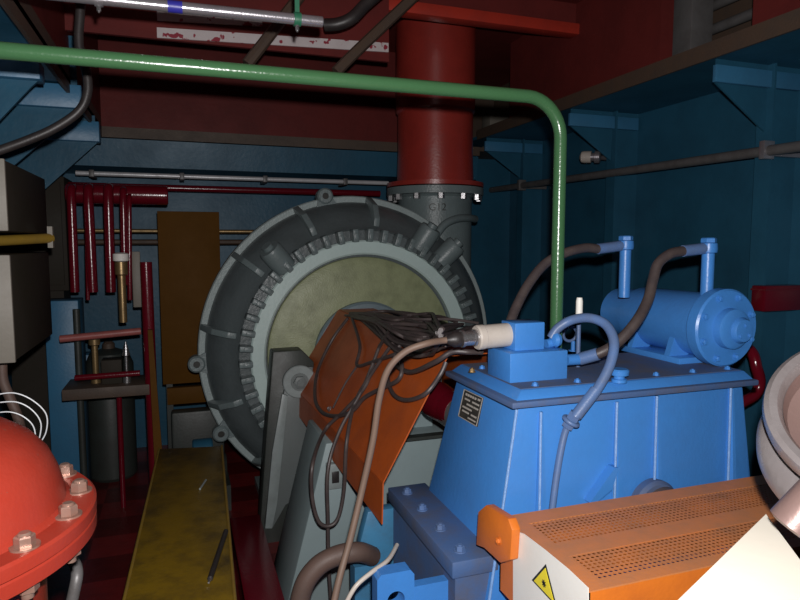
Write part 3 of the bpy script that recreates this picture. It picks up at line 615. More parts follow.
# white painted panel with yellow warning triangle
xs = gxl - 0.002
def ls(px, py, off=0.0): p = atX(px, py, xs-off); return p
wp_ = build('warning_panel', MB().prism([ls(513, 530), ls(524, 534), ls(545, 550), ls(568, 569), ls(588, 588), ls(589, 650), ls(513, 603)], (0.002, 0, 0)), M['signwhite'], og)
T3 = [ls(546, 564, 0.001), ls(532, 580, 0.001), ls(557, 607, 0.001)]
cen = (T3[0]+T3[1]+T3[2])/3
tri = build('warning_triangle', MB().prism(T3, (-0.001, 0, 0)), M['ink'], wp_)
build('triangle_field', MB().prism([cen + (p-cen)*0.80 - Vector((0.0012, 0, 0)) for p in T3], (-0.001, 0, 0)), M['signyellow'], tri)
m_ = MB()
for k in range(4):
    a = PI*k/4; dd = Vector((0, math.cos(a), math.sin(a)))*0.011; nn = Vector((0, -math.sin(a), math.cos(a)))*0.0018
    c0 = cen - Vector((0.0024, 0, 0)); m_.prism([c0-dd-nn, c0+dd-nn, c0+dd+nn, c0-dd+nn], (-0.0008, 0, 0))
build('triangle_symbol', m_, M['ink'], tri)
# driven shaft end behind the guard
single('input_shaft', MB().cyl((bc.x, 1.82, bc.z), (bc.x, 1.60, bc.z), 0.05).lathe([(0.09, 0), (0.09, 0.03)], (bc.x, 1.82, bc.z), (0, -1, 0), 32), M['brown'], 'rusty shaft entering the gearbox front under the perforated guard', 'shaft')

# ================================================================== CREAM CONSOLE AND SHEAVE (right foreground)
zc = 1.10
P = [atZ(766, 514, zc), atZ(678, 600, zc), atZ(600, 676, zc), Vector((0.95, 0.36, zc)), atZ(1000, 820, zc), atZ(830, 600, zc)]
ctop = thing('console_cover', (1.05, 0.8, FZ), 'cream white sloped cover corner in the right foreground', 'cover')
build('cover_plate', MB().prism([p - Vector((0, 0, 0.012)) for p in P], (0, 0, 0.012)), M['white'], ctop)
cc = sum(P, Vector())/len(P)
build('stand', MB().prism([Vector((cc.x + (p.x-cc.x)*0.6, cc.y + (p.y-cc.y)*0.6, FZ)) for p in P], (0, 0, zc-0.012-FZ)), M['beige'], ctop)
sc_ = CAM + ray(888, 412)*1.28
n_ = (CAM - sc_).normalized(); n_ = (n_ + Vector((0.16, 0.0, 0.86))).normalized()
sv = thing('sheave', sc_, 'polished metal grooved wheel at the right edge, above the cream cover', 'wheel')
R = 0.222
build('front_rim', MB().lathe([(R*0.80, -0.05), (R*0.83, -0.012), (R*0.87, 0.0), (R*0.94, 0.004), (R*0.985, -0.004), (R, -0.02), (R*0.985, -0.036), (R*0.90, -0.05), (R*0.8, -0.055)], sc_, n_, 96, False, False), M['alu'], sv)
build('rear_rim', MB().lathe([(R*0.8, -0.055), (R*0.84, -0.09), (R*0.92, -0.105), (R*1.0, -0.115), (R*1.05, -0.135), (R*1.05, -0.16), (R*0.99, -0.18), (R*0.8, -0.19), (R*0.3, -0.19)], sc_, n_, 96, False, True), M['alu'], sv)
build('dish', MB().lathe([(R*0.82, -0.02), (R*0.78, -0.05), (R*0.6, -0.075), (R*0.3, -0.085), (R*0.27, -0.05), (R*0.08, -0.045)], sc_, n_, 64, False, True), M['alu_in'], sv)
ax = sc_ - n_*0.19
build('spindle', MB().tube([ax, ax - n_*0.08, Vector((ax.x+0.12, ax.y+0.16, ax.z-0.2)), Vector((ax.x+0.14, ax.y+0.16, 0.3)), Vector((ax.x+0.14, ax.y+0.16, FZ))], 0.03, 16), M['dark_pipe'], sv)
cl_ = CAM + ray(822, 492)*1.24
build('clamp_lug', MB().lathe([(0.034, 0), (0.042, 0.006), (0.046, 0.09), (0.036, 0.095)], cl_, (-0.35, 0.2, -0.6), 24), M['alu_in'], sv)
# red pipe behind gearbox, right
single('red_pipe', MB().tube([Vector((2.75, 2.6, FZ)), Vector((2.75, 2.6, 0.7)), atY(757, 392, 2.6), atY(756, 365, 2.6), atY(750, 350, 2.65), atY(735, 345, 2.75)], 0.03, 16), M['post_red'], 'bent glossy red pipe rising behind the gearbox right end', 'pipe')
b0 = atY(764, 312, 2.9); b1 = atY(800, 285, 2.9)
t = thing('red_box', ((b0.x+b1.x)/2, 2.95, b0.z), 'dark red box mounted on the right wall behind the oil pump', 'box')
build('body', MB().box(b0.x, 3.70, 2.9, 3.0, b0.z, b1.z, 0.01), M['post_red'], t)
build('lid_bead', MB().box(b0.x-0.006, 3.70, 2.892, 3.0, b1.z-0.03, b1.z-0.02), M['post_red'], t)

# ================================================================== RED DOMED VESSEL (left foreground)
DC = Vector((-0.608, 1.59, 1.15)); S = 0.8
dv_ = thing('domed_vessel', (DC.x, DC.y, FZ), 'orange-red domed vessel with bolted flange at the left edge', 'vessel')
R = 0.404
UP = Vector((0, 0, 1))
build('dome', MB().lathe([(0.352, 0.0), (0.340, 0.010), (0.334, 0.04), (0.326, 0.07), (0.308, 0.112), (0.276, 0.152), (0.228, 0.185), (0.16, 0.208), (0.08, 0.220), (0.02, 0.222)], DC, UP, 80, False, True), M['dome_red'], dv_)
build('upper_flange', MB().lathe([(0.30, 0.0), (R-0.006, 0.0), (R, -0.006), (R, -0.030), (R-0.003, -0.033), (0.30, -0.033)], DC, UP, 96, False, False), M['dome_red'], dv_)
lowf = build('lower_flange', MB().lathe([(0.28, -0.034), (R-0.004, -0.034), (R-0.001, -0.038), (R-0.001, -0.066), (R-0.006, -0.07), (0.28, -0.07)], DC, UP, 96, False, False), M['dome_red'], dv_)
build('body', MB().lathe([(0.29, -0.07), (0.29, -0.60), (0.25, -0.72), (0.18, -0.80)], DC, UP, 64), M['dome_red'], dv_)
for k in range(3):
    a = 2*PI*k/3 + 0.4
    build('leg', MB().cyl((DC.x + 0.2*math.cos(a), DC.y + 0.2*math.sin(a), FZ), (DC.x + 0.2*math.cos(a), DC.y + 0.2*math.sin(a), DC.z-0.7), 0.03), M['dome_red'], dv_)
BA = 10.0
bpts = [Vector((DC.x + 0.368*math.cos(a), DC.y + 0.368*math.sin(a), DC.z)) for a in [math.radians(BA - 22.5*k) for k in range(16)]]
first = None
for k, p in enumerate(bpts):
    if k == 0:
        bb = build('bolt', MB().lathe([(0.028, 0), (0.028, 0.004)], p, UP, 24).lathe([(0.0195, 0.004), (0.0195, 0.022), (0.017, 0.025)], p, UP, 6).lathe([(0.013, 0.02), (0.013, 0.027), (0.010, 0.030)], p, UP, 16).lathe([(0.012, -0.105), (0.012, -0.0)], p, UP, 12).lathe([(0.022, -0.09), (0.022, -0.07)], p, UP, 6), M['zinc'], dv_)
        off = WLOC[bb.name] - p
    else: copy_part(bb, dv_, p + off, (0, 0, 0.4*k))
# side pipe below
hose('bent_tube', [atY(62, 640, 1.9), atY(74, 592, 1.9), atY(77, 572, 1.92), atY(72, 560, 1.98), atY(60, 556, 2.05)], 0.016, M['dark_pipe'], 'thin bent metal tube just below the red vessel flange', 'tube')
for k, (P_, lab) in enumerate((([(-6, 395), (14, 393), (32, 400), (46, 414), (46, 432), (38, 446)], 'uppermost white wire loop above the red dome'), ([(-6, 403), (16, 402), (32, 410), (41, 424), (38, 444)], 'middle white wire loop above the red dome'), ([(-6, 413), (10, 412), (24, 417), (34, 428), (36, 448)], 'lowest white wire loop on top of the red dome'))):
    single('wire_loop', MB().tube([atY(x, y, 1.86) for x, y in P_], 0.0017, 8), M['wire'], lab, 'wire', 'white wires above the red dome')

# ================================================================== YELLOW WALKWAY COVER
yc_ = thing('walkway_cover', (0.0, 3.2, FZ), 'long worn yellow walkway cover along the floor', 'cover')
cz0 = 0.35
def yq(py, px): return atZ(px, py, cz0)
l0, r0, l1, r1 = atZ(122, 600, cz0), atZ(237, 600, cz0), atZ(158, 449, cz0), atZ(223, 446, cz0)
nl = l0 + (l0-l1)*0.45; nr = r0 + (r0-r1)*0.45
build('top_plate', MB().prism([p - Vector((0, 0, 0.012)) for p in (nl, nr, r1, l1)], (0, 0, 0.012), 0.002), M['yellow'], yc_)
ins = Vector((0.02, 0, 0))
build('side_box', MB().prism([Vector((p.x, p.y, FZ)) for p in (nl+ins, nr-ins, r1-ins-Vector((0, 0.02, 0)), l1+ins-Vector((0, 0.02, 0)))], (0, 0, cz0-0.012-FZ)), M['maroon'], yc_)
build('edge_bead', MB().cyl(nl + Vector((0.008, 0, 0.002)), l1 + Vector((0.008, 0, 0.002)), 0.007, seg=10).cyl(nr - Vector((0.008, 0, -0.002)), r1 - Vector((0.008, 0, -0.002)), 0.007, seg=10), M['yellowbar'], yc_)
t = thing('marker_pen', atZ(218, 555, cz0), 'black pen-like tool lying on the yellow cover', 'pen')
p0, p1 = atZ(226, 531, cz0+0.012), atZ(210, 579, cz0+0.012)
build('barrel', MB().cyl(p0, p1, 0.012, seg=16, bev=0.002), M['black'], t)
build('tip', MB().cyl(p1, p1 + (p1-p0).normalized()*0.03, 0.009, 0.004, seg=14), M['steel'], t)
t = single('metal_scrap', MB().cyl(atZ(200, 489, cz0+0.006), atZ(206, 480, cz0+0.006), 0.006, seg=8), M['bracketgrey'], 'small bright metal scrap at the far half of the yellow cover', 'scrap')
# red low plates beside the cover
single('floor_beam', MB().box(0.27, 0.47, 2.2, 4.3, FZ, -0.12, 0.005), M['post_red'], 'low red floor beam right of the yellow cover', 'beam')

# ================================================================== GREEN HANDRAIL
YG = 2.3
zr = atY(260, 73, YG).z
gr = thing('handrail', (atY(558, 250, YG).x, YG, FZ), 'green pipe handrail crossing the picture and bending down', 'handrail')
bx = atY(558, 250, YG).x; rb = 0.16
path = [Vector((-1.38, YG, zr)), Vector((bx-rb, YG, zr))] + [Vector((bx-rb + rb*math.sin(a), YG, zr-rb + rb*math.cos(a))) for a in [PI/2*k/10 for k in range(1, 11)]] + [Vector((bx, YG, 1.22))]
build('rail', MB().tube(path, 0.0265, 20, raw=True), M['green'], gr)
build('base_plate', MB().box(bx-0.05, bx+0.05, YG-0.05, YG+0.05, 1.235, 1.245).cyl((bx, YG, 1.236), (bx, YG, 1.26), 0.035), M['green'], gr)

# ================================================================== OVERHEAD PIPES AND BEAMS
YS = 2.6
s0, s1 = atY(60, -6, YS), atY(323, 22, YS)
s0 = atY(85, -2.5, YS); dd_ = s1 - s0
def sz(x): return s0.z + dd_.z*(x - s0.x)/dd_.x
sp = thing('overhead_pipe', ((s0.x+s1.x)/2, YS, sz((s0.x+s1.x)/2)), 'bright steel pipe hanging under the deckhead with blue tape band', 'pipe')
build('pipe', MB().cyl((-0.6, YS, sz(-0.6)), s1, 0.021, seg=24, bev=0.004), M['pipe_steel'], sp)
tx = atY(175, 5, YS).x
build('tape_band', MB().cyl((tx-0.026, YS, sz(tx-0.026)), (tx+0.026, YS, sz(tx+0.026)), 0.0222, seg=24), M['tape_blue'], sp)
for px, m_k in ((297, 'tape_green'), (99, 'pipe_steel')):
    hx = atY(px, 12, YS).x
    c = build('pipe_clamp', MB().cyl((hx-0.014, YS, sz(hx-0.014)), (hx+0.014, YS, sz(hx+0.014)), 0.027, seg=24).box(hx-0.009, hx+0.009, YS-0.006, YS+0.006, sz(hx)+0.02, cz), M[m_k], sp)
    build('clamp_bolt', MB().hexbolt((hx, YS, sz(hx)-0.024), (0, 0, -1), 0.008, 0.02), M['steel'], c)
# white primed flat bars on the deckhead
Yw = 4.3
db = thing('deck_beam', (1.0, Yw, 3.3), 'dark red deckhead beam with white-primed strips, left of the red pipe', 'beam')
A_ = atY(157, 4, Yw); B_ = atY(396, 56, Yw)
build('web', MB().box(-0.6, atY(389, 50, Yw).x, Yw, Yw+0.03, atY(270, 50, Yw).z, cz), M['maroon'], db)
for (xa, ya_, xb, yb_), w_ in (((157, 16, 262, 22), 9), ((157, 33, 388, 48), 9)):
    A_ = atY(xa, ya_, Yw); B_ = atY(xb, yb_, Yw); hh = w_/FOC*Yw/2
    build('white_strip', MB().prism([A_ - Vector((0, 0, hh)), B_ - Vector((0, 0, hh)), B_ + Vector((0, 0, hh)), A_ + Vector((0, 0, hh))], (0, -0.012, 0)), M['whitewash'], db)
# red cross beam that meets the red pipe
e1 = atX(575, 30, 3.0); Yr = e1.y
cb = thing('cross_beam', (1.6, Yr, e1.z-0.05), 'bright red cross beam above the red pipe', 'beam')
build('flange', MB().box(0.4, 3.0, Yr-0.06, Yr+0.06, e1.z-0.05, e1.z+0.03, 0.003), M['beam_red'], cb)
build('web', MB().box(0.4, 3.0, Yr-0.008, Yr+0.008, e1.z+0.03, cz), M['maroon'], cb)
# dark diagonal struts
for P_, lab in (([(278, 24), (262, 45), (247, 64)], 'dark strut crossing the white bar left of the red pipe'), ([(386, 24), (362, 46), (336, 72)], 'dark strut nearest the red pipe under the deckhead')):
    q = [atY(x, y, 4.1) for x, y in P_]
    dd_ = (q[0]-q[-1]); q[0] = q[0] + dd_*max(0, (cz - q[0].z)/dd_.z)
    single('diagonal_strut', MB().tube(q + [], 0.036, 8), M['brown'], lab, 'strut', 'dark struts under the deckhead')
single('dark_conduit', MB().tube([atY(380, -8, 3.6), atY(366, 4, 3.6), atY(352, 18, 3.6), atY(338, 24, 3.62), atY(325, 25, 3.65)], 0.035, 14), M['black'], 'dark conduit bending under the deckhead at the end of the steel pipe', 'conduit')
# long grey pipe on the back girder
z_ = atY(230, 178, 6.0).z
t = thing('conduit_pipe', (0.6, 6.0, z_), 'long thin grey pipe along the back girder', 'pipe')
build('pipe', MB().cyl((atY(76, 178, 6.0).x, 6.0, z_), (OX-0.15, 6.0, z_), 0.02, seg=14), M['pale_pipe'], t)
for px in (92, 182, 265, 345):
    x_ = atY(px, 178, 6.0).x
    build('pipe_clamp', MB().box(x_-0.02, x_+0.02, 5.97, 6.2, z_-0.03, z_+0.03, 0.004), M['dark_pipe'], t)
# dark pipe along right wall
A_ = atX(480, 187, 3.40); B_ = atX(800, 148, 3.40)
zz = 2.31
t = thing('conduit_pipe', (3.40, 4.5, zz), 'dark grey pipe clamped along the right wall', 'pipe')
build('pipe', MB().cyl((3.42, 0.5, zz-0.03), (3.42, 6.60, zz+0.05), 0.032, seg=18), M['dark_pipe'], t)
for px in (767, 522):
    y_ = atX(px, 152 if px == 767 else 178, 3.42).y; zq = zz-0.03 + 0.08*(y_-0.5)/6.15
    build('pipe_clamp', MB().box(3.375, 3.46, y_-0.02, y_+0.02, zq-0.05, zq+0.06, 0.004).box(3.455, 3.71, y_-0.015, y_+0.015, zq-0.03, zq+0.03), M['pipe_steel'] if px == 767 else M['dark_pipe'], t)
c_ = atX(584, 157, 3.3)
t = thing('bulkhead_lamp', c_, 'small unlit bulkhead lamp on the right wall behind the green rail', 'lamp')
dl = (atX(604, 157, 3.42)-c_).normalized()
build('lamp_glass', MB().lathe([(0.02, -0.035), (0.045, -0.02), (0.05, 0.0), (0.05, 0.06)], c_, dl, 24), M['sensor'], t)
build('lamp_base', MB().lathe([(0.035, 0.06), (0.035, 0.085), (0.052, 0.09), (0.052, 0.13), (0.03, 0.14)], c_, dl, 24).cyl(c_ + dl*0.1, (3.72, c_.y+0.05, c_.z), 0.02), M['pipe_steel'], t)
# things in the opening of the upper right wall
ox = atX(687, 40, 3.3)
single('grey_column', MB().box(3.22, 3.40, ox.y-0.12, ox.y+0.06, 2.87, cz, 0.006), M['dark_pipe'], 'grey steel column in the opening of the upper red wall', 'column')
for dz, lab in ((0.12, 'lowest pipe in the opening of the upper red wall'), (0.30, 'middle pipe in the opening of the upper red wall'), (0.46, 'highest pipe in the opening of the upper red wall')):
    single('wall_pipe', MB().cyl((3.55, 2.0, 2.93+dz), (3.55, 6.3, 2.93+dz), 0.035, seg=14), M['dark_pipe'], lab, 'pipe', 'pipes in the upper wall opening')
ob = atY(500, 98, 6.4)
single('junction_box', MB().box(ob.x-0.12, ob.x+0.12, 6.4, 6.6, 2.765, 3.2, 0.01), M['beige'], 'pale junction box beyond the red wall end, behind the green rail bend', 'box')

# ================================================================== BLACK CABLE AT UPPER LEFT
single('hanging_cable', MB().tube([atY(82, -10, 3.2), atY(80, 15, 3.2), atY(79, 45, 3.2), atY(87, 75, 3.2), atY(87, 95, 3.2), atY(78, 112, 3.2), atY(55, 128, 3.2), atY(28, 140, 3.2), atY(-5, 152, 3.2)], 0.02, 12), M['black'], 'thick black cable hanging in a curve at upper left', 'cable')

# ================================================================== LEFT CABINETS
def cabinet(y0, y1, z0, z1, lab):
    t = thing('control_cabinet', (-1.05, (y0+y1)/2, z0), lab, 'cabinet', 'control cabinets on the left side')
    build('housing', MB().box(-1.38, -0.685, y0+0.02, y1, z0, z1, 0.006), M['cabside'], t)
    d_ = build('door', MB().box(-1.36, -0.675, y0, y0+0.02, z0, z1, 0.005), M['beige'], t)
    build('latch', MB().cyl((-0.74, y0, (z0+z1)/2), (-0.74, y0-0.02, (z0+z1)/2), 0.015), M['steel'], d_)
    build('wall_mount', MB().box(-1.42, -1.37, y0+0.1, y1-0.1, z0+0.05, z1-0.05), M['dark_pipe'], t)
cabinet(3.05, 3.95, 1.24, 1.70, 'lower beige and grey cabinet at the left edge')
cabinet(3.05, 3.95, 1.80, 2.10, 'upper beige and grey cabinet at the left edge')
p0, p1 = atX(-20, 254, -0.75), atX(47, 237, -0.70)
yb1 = atY(47, 238, 3.62); 
t = thing('yellow_bar', yb1, 'yellow bar between the two cabinets at the left edge', 'bar')
build('bar', MB().cyl((-1.0, 3.2, 1.745), (yb1.x, 3.72, yb1.z), 0.025), M['yellowbar'], t)
build('end_bracket', MB().box(yb1.x-0.012, yb1.x+0.012, 3.70, 3.74, yb1.z-0.05, yb1.z+0.06), M['beige'], t)
single('brown_hose', MB().tube([atY(2, 362, 3.3), atY(3, 380, 3.3), atY(10, 398, 3.3), atY(18, 418, 3.3), atY(22, 440, 3.32), atY(24, 480, 3.4)], 0.022, 12), M['brownhose'], 'brown hose hanging below the lower left cabinet', 'hose')

# ================================================================== RED PIPE RACK IN THE BACK LEFT
Yp = 5.3
hd = thing('pipe_manifold', (-0.5, Yp, 2.2), 'crimson pipe manifold of upright pipes at back left', 'pipes')
za = atY(72, 190, Yp).z
build('header', MB().cyl((atY(66, 192, Yp+0.08).x, Yp+0.08, za-0.02), (atY(168, 192, Yp+0.08).x, Yp+0.08, za-0.02), 0.075, seg=24, bev=0.01), M['post_red'], hd)
for (x0, y0, x1, y1, r_) in ((71, 190, 75, 292, 0.032), (88, 190, 93, 292, 0.036), (108, 190, 111, 292, 0.036), (123, 192, 125, 285, 0.026), (86, 194, 88, 300, 0.014), (129, 198, 130, 300, 0.018)):
    a = atY(x0, y0, Yp-0.06); b = atY(x1, y1, Yp-0.06)
    build('upright_pipe', MB().tube([a + Vector((0, 0.14, 0.0)), a + Vector((0, 0.06, 0.02)), a - Vector((0, 0, 0.04)), a.lerp(b, 0.5), b], r_, 14), M['post_red'], hd)
single('bulkhead_pipe', MB().cyl((-1.4, 6.12, atY(168, 188, 6.12).z), (OX-0.2, 6.12, atY(168, 188, 6.12).z), 0.03, seg=14), M['post_red'], 'thin dark red pipe below the long grey pipe', 'pipe')
rk = thing('pipe_rack', (-0.4, 5.0, FZ), 'red steel rack with rails and brown shelf at back left', 'rack')
pa_, pb_ = atY(146, 262, 5.0), atY(148, 492, 5.0)
build('post', MB().cyl((pa_.x, 5.0, pa_.z), (pa_.x+0.01, 5.0, FZ), 0.042, seg=18), M['post_red'], rk)
a, b = atY(60, 339, 5.0), atY(141, 331, 5.0)
build('top_rail', MB().cyl(a, b, 0.026, seg=16), M['rail_pink'], rk)
a2_, b2_ = atY(75, 378, 5.0), atY(140, 373, 5.0)
build('lower_rail', MB().cyl(a2_, b2_, 0.022, seg=16), M['post_red'], rk)
sh0 = atY(63, 400, 5.0)
build('shelf', MB().box(sh0.x, pa_.x, 4.96, 5.35, sh0.z, sh0.z+0.08, 0.004), M['brown'], rk)
for x_ in (a.x+0.02,): build('post', MB().cyl((x_+0.05, 5.3, FZ), (x_+0.05, 5.3, 1.25), 0.025), M['darkgreen'], rk)
build('lower_leg', MB().cyl((atY(120, 420, 5.2).x, 5.2, FZ), (atY(120, 420, 5.2).x, 5.2, sh0.z), 0.02), M['post_red'], rk)
zs = sh0.z + 0.08
# things on the shelf
p = atY(112, 367, 5.1)
t = single('small_box', MB().box(p.x-0.07, p.x+0.07, 5.06, 5.2, zs, zs+0.18, 0.006), M['cabside'], 'small grey box on the brown shelf of the red rack', 'box')
p = atY(95, 355, 5.15)
single('brass_valve', MB().lathe([(0.035, 0), (0.035, 0.05), (0.022, 0.06), (0.022, 0.28), (0.04, 0.29), (0.04, 0.33)], (p.x, 5.15, zs), (0, 0, 1), 18), M['copper'], 'brass valve stem standing on the brown shelf, left of the grey box', 'valve')
p = atY(126, 355, 5.08)
single('steel_valve', MB().lathe([(0.03, 0), (0.03, 0.06), (0.014, 0.07), (0.014, 0.20), (0.03, 0.21), (0.005, 0.31)], (p.x, 5.08, zs), (0, 0, 1), 16), M['steel'], 'bright pointed steel valve on the brown shelf, right of the grey box', 'valve')
p = atY(121, 262, 5.1)
t = thing('white_valve', p, 'white-capped valve at the foot of the upright red pipes', 'valve')
build('cap', MB().lathe([(0.03, 0), (0.055, 0.01), (0.055, 0.06), (0.03, 0.07)], p, (0, 0, 1), 20), M['signwhite'], t)
build('body', MB().lathe([(0.028, -0.45), (0.028, -0.10), (0.045, -0.09), (0.045, 0.0)], p, (0, 0, 1), 18), M['copper'], t)
p = atY(136, 262, 5.25)
single('wall_plate', MB().box(p.x-0.03, p.x+0.03, 5.25, 5.28, p.z-0.35, p.z+0.08, 0.004), M['beige'], 'narrow pale plate right of the upright red pipes', 'plate')
zb_ = atY(140, 231, 6.0).z
single('yellow_pipe', MB().cyl((-1.4, 6.0, zb_), (1.4, 6.0, zb_), 0.018, seg=12), M['copper'], 'thin brass-coloured pipe running behind the ochre panel', 'pipe')
zb_ = atY(140, 242, 6.05).z
single('back_pipe', MB().cyl((-1.4, 6.05, zb_), (1.4, 6.05, zb_), 0.024, seg=12), M['brown'], 'dark brown pipe just below the brass pipe at back', 'pipe')
# yellow leaning post, ochre panel
q0, q1 = atY(150, 330, 4.7), atY(159, 452, 4.7)
single('yellow_post', MB().hexa([(q1.x-0.03, 4.7, cz0 - 0.3), (q1.x+0.03, 4.7, cz0-0.3), (q1.x+0.03, 4.74, cz0-0.3), (q1.x-0.03, 4.74, cz0-0.3), (q0.x-0.015, 4.7, q0.z), (q0.x+0.015, 4.7, q0.z), (q0.x+0.015, 4.74, q0.z), (q0.x-0.015, 4.74, q0.z)]).box(q1.x-0.03, q1.x+0.03, 4.7, 4.74, FZ, cz0-0.3), M['ochre'], 'narrow yellow post leaning beside the red rack post', 'post')
o0, o1 = atY(157, 211, 5.5), atY(219, 211, 5.5)
pz = atY(160, 385, 5.5).z
op = thing('ochre_panel', ((o0.x+o1.x)/2, 5.5, FZ), 'tall brown-ochre sheet panel standing left of the grey pump', 'panel')
build('sheet', MB().box(o0.x, o1.x, 5.5, 5.53, pz, o0.z, 0.004), M['ochre'], op)
build('bottom_rail', MB().box(o0.x+0.03, o1.x-0.06, 5.48, 5.56, pz-0.17, pz-0.03, 0.004), M['ochre'], op)
for x_ in (o0.x+0.05, o1.x-0.08): build('leg', MB().box(x_-0.025, x_+0.025, 5.53, 5.57, FZ, o0.z-0.2), M['darkgreen'], op)
p0 = atY(30, 200, 5.9); p1 = atY(68, 262, 5.9)
t = thing('dark_filler_locker', (-1.1, 6.1, FZ), 'dark brown locker added to darken the corner behind the cabinets at the far left', 'locker')  # dark filler added to bring down the bright back-left corner
build('body', MB().box(-1.39, p1.x, 5.9, 6.35, 1.35, 2.30, 0.01), M['cabside'], t)
build('door', MB().box(-1.36, p1.x-0.03, 5.885, 5.9, 1.40, 2.25, 0.004), M['cabside'], t)
build('stand', MB().box(-1.35, p1.x-0.05, 5.95, 6.3, FZ, 1.35), M['cabside'], t)
p0 = atY(80, 345, 5.75); p1 = atY(136, 470, 5.75)
t = thing('dark_filler_tank', ((p0.x+p1.x)/2, 5.95, FZ), 'dark upright tank added to darken the area behind the red rack', 'tank')  # invented tank, a dark filler for the dim area behind the rack
xc = (p0.x+p1.x)/2; rr = (p1.x-p0.x)/2
build('shell', MB().lathe([(rr*0.9, 0.0), (rr, 0.03), (rr, 1.0), (rr*0.8, 1.1), (rr*0.3, 1.14)], (xc, 5.95, FZ), (0, 0, 1), 40), M['darkgreen'], t)
build('fill_cap', MB().lathe([(0.05, 1.13), (0.05, 1.18), (0.03, 1.2)], (xc, 5.95, FZ), (0, 0, 1), 20), M['brown'], t)
# low dark machinery behind cover
p = atY(185, 400, 5.2)
t = thing('bilge_pump', (0.0, 5.0, FZ), 'dark low pump unit on the floor behind the yellow cover', 'pump')
build('body', MB().cyl((-0.12, 5.0, 0.0), (0.30, 5.0, 0.0), 0.12, seg=24, bev=0.02), M['darkgreen'], t)
build('base', MB().box(-0.15, 0.32, 4.85, 5.15, FZ, -0.1), M['darkgreen'], t)
build('cover', MB().box(-0.10, 0.30, 5.16, 5.30, FZ, 0.42, 0.02), M['darkgreen'], t)  # dark box added to deepen the dimness below the ochre panel
build('motor', MB().cyl((0.05, 5.0, 0.15), (0.2, 5.0, 0.15), 0.09, seg=20, bev=0.01), M['wall_blue'], t)

# ================================================================== CABLES OVER THE GUARD
def cable(P, r, lab, m='cable', grp=None):
    return single('cable', MB().tube(P, r, 10), M[m], lab, 'cable', grp)
random.seed(11)
for i in range(28):
    f = i/27
    jj = lambda a: random.uniform(-a, a)
    h = 0.015 + 0.045*random.random()
    P = [gp(348 + 14*f + jj(5), 314 + 3*f + jj(2), 0.012),
         gp(366 + 10*f + jj(4), 313 + 16*f + jj(3), h),
         gp(386 + 10*f + jj(4), 313 + 36*f + jj(3), h + 0.01),
         gp(408 + 6*f + jj(4), 314 + 44*f + jj(3), h + 0.015),
         gp(428 + jj(4), 316 + 40*f + jj(3), h + 0.02)]
    if i % 3 == 0: e = PLUG + Vector((0.02 + jj(0.012), 0.10 + 0.05*random.random(), 0.01 + jj(0.02)))
    elif i % 3 == 1: e = atZ(470 + jj(14), 322 + 8*f, 1.30)
    else: e = PLUG + Vector((0.04 + 0.05*f, 0.16 + jj(0.04), -0.035 + jj(0.015)))
    P.append(P[-1].lerp(e, 0.5) + Vector((0, 0, 0.015 - 0.03*f))); P.append(e)
    cable(P, 0.008 + 0.003*random.random(), 'dark cable in the bundle lying across the top of the orange guard', grp='cables bundled on the orange guard')
cable([gp(348, 318, 0.015), gp(332, 340, 0.015), gp(318, 370, 0.015), gp(315, 396, 0.015), gp(321, 411, 0.015), gp(335, 416, 0.02), gp(352, 411, 0.02), gp(364, 398, 0.03), gp(380, 389, 0.03), gp(398, 380, 0.04), gp(402, 366, 0.05), gp(396, 352, 0.05)], 0.0105, 'dark cable making the big loop on the left face of the orange guard')
cable([gp(352, 318, 0.02), gp(360, 345, 0.02), gp(357, 365, 0.02), gp(372, 362, 0.03), gp(390, 356, 0.04), gp(420, 345, 0.05), PLUG + Vector((0.02, 0.1, -0.02))], 0.0095, 'dark cable crossing the middle of the orange guard towards the plug')
cable([gp(357, 366, 0.012), gp(345, 384, 0.012), gp(333, 408, 0.012)], 0.0055, 'thin dark wire ending at the bolt on the orange guard')
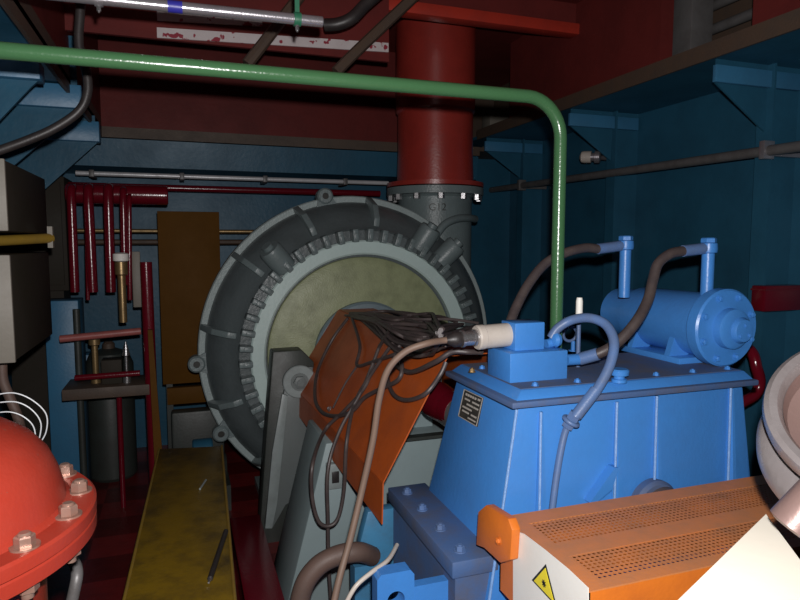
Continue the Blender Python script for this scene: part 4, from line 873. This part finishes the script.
cable([gp(390, 330, 0.05), gp(378, 350, 0.03), gp(366, 385, 0.02), gp(345, 410, 0.02), gp(325, 430, 0.03), atY(313, 462, 2.95), atY(312, 495, 2.95), atY(318, 520, 2.95), atY(328, 526, 2.95), atY(338, 518, 2.95), atY(344, 490, 2.95), gp(347, 440, 0.03), gp(356, 400, 0.02), gp(374, 370, 0.03), gp(395, 340, 0.05)], 0.0095, 'dark cable hanging in a long loop below the orange guard')
cable([gp(380, 345, 0.035), gp(362, 390, 0.02), gp(340, 430, 0.03), atY(328, 470, 3.0), atY(328, 520, 3.0), atY(329, 570, 3.0), atY(334, 640, 3.0)], 0.0095, 'dark cable dropping straight down beside the pedestal')
cable([gp(398, 352, 0.04), gp(388, 372, 0.02), gp(392, 392, 0.02), gp(405, 400, 0.02), gp(425, 394, 0.02), atY(440, 375, 2.44), atY(446, 362, 2.44)], 0.010, 'dark cable sagging in a short loop near the gearbox edge')
cable([gp(400, 345, 0.05), gp(395, 362, 0.04), gp(410, 372, 0.04), atY(435, 362, 2.40), atY(452, 352, 2.34), atY(470, 352, 2.3), atY(482, 352, 2.25)], 0.011, 'dark cable passing under the sensor to the valve block')
single('tan_hose', MB().tube([PLUG, PLUG + dv*0.03, atY(425, 344, 2.10), atY(405, 352, 2.12), atY(388, 370, 2.14), atY(379, 400, 2.16), atY(373, 440, 2.17), atY(362, 490, 2.17), atY(350, 540, 2.14), atY(339, 580, 2.1), atY(326, 640, 2.05)], 0.0125, 14), M['tan'], 'dusty tan hose running from the sensor plug down past the orange guard', 'hose')
single('brown_pipe', MB().tube([atY(296, 640, 2.5), atY(302, 592, 2.5), atY(316, 568, 2.5), atY(336, 556, 2.5), atY(358, 552, 2.5), atY(372, 556, 2.58)], 0.042, 16), M['brownhose'], 'thick brown hose arching at the foot of the pedestal', 'hose')
single('cream_cable', MB().tube([atY(345, 605, 1.98), atY(356, 586, 1.98), atY(372, 572, 2.0), atY(388, 560, 2.05), atY(397, 545, 2.15)], 0.008, 12), M['sensor'], 'pale cream cable curving up to the blue gearbox foot', 'cable')
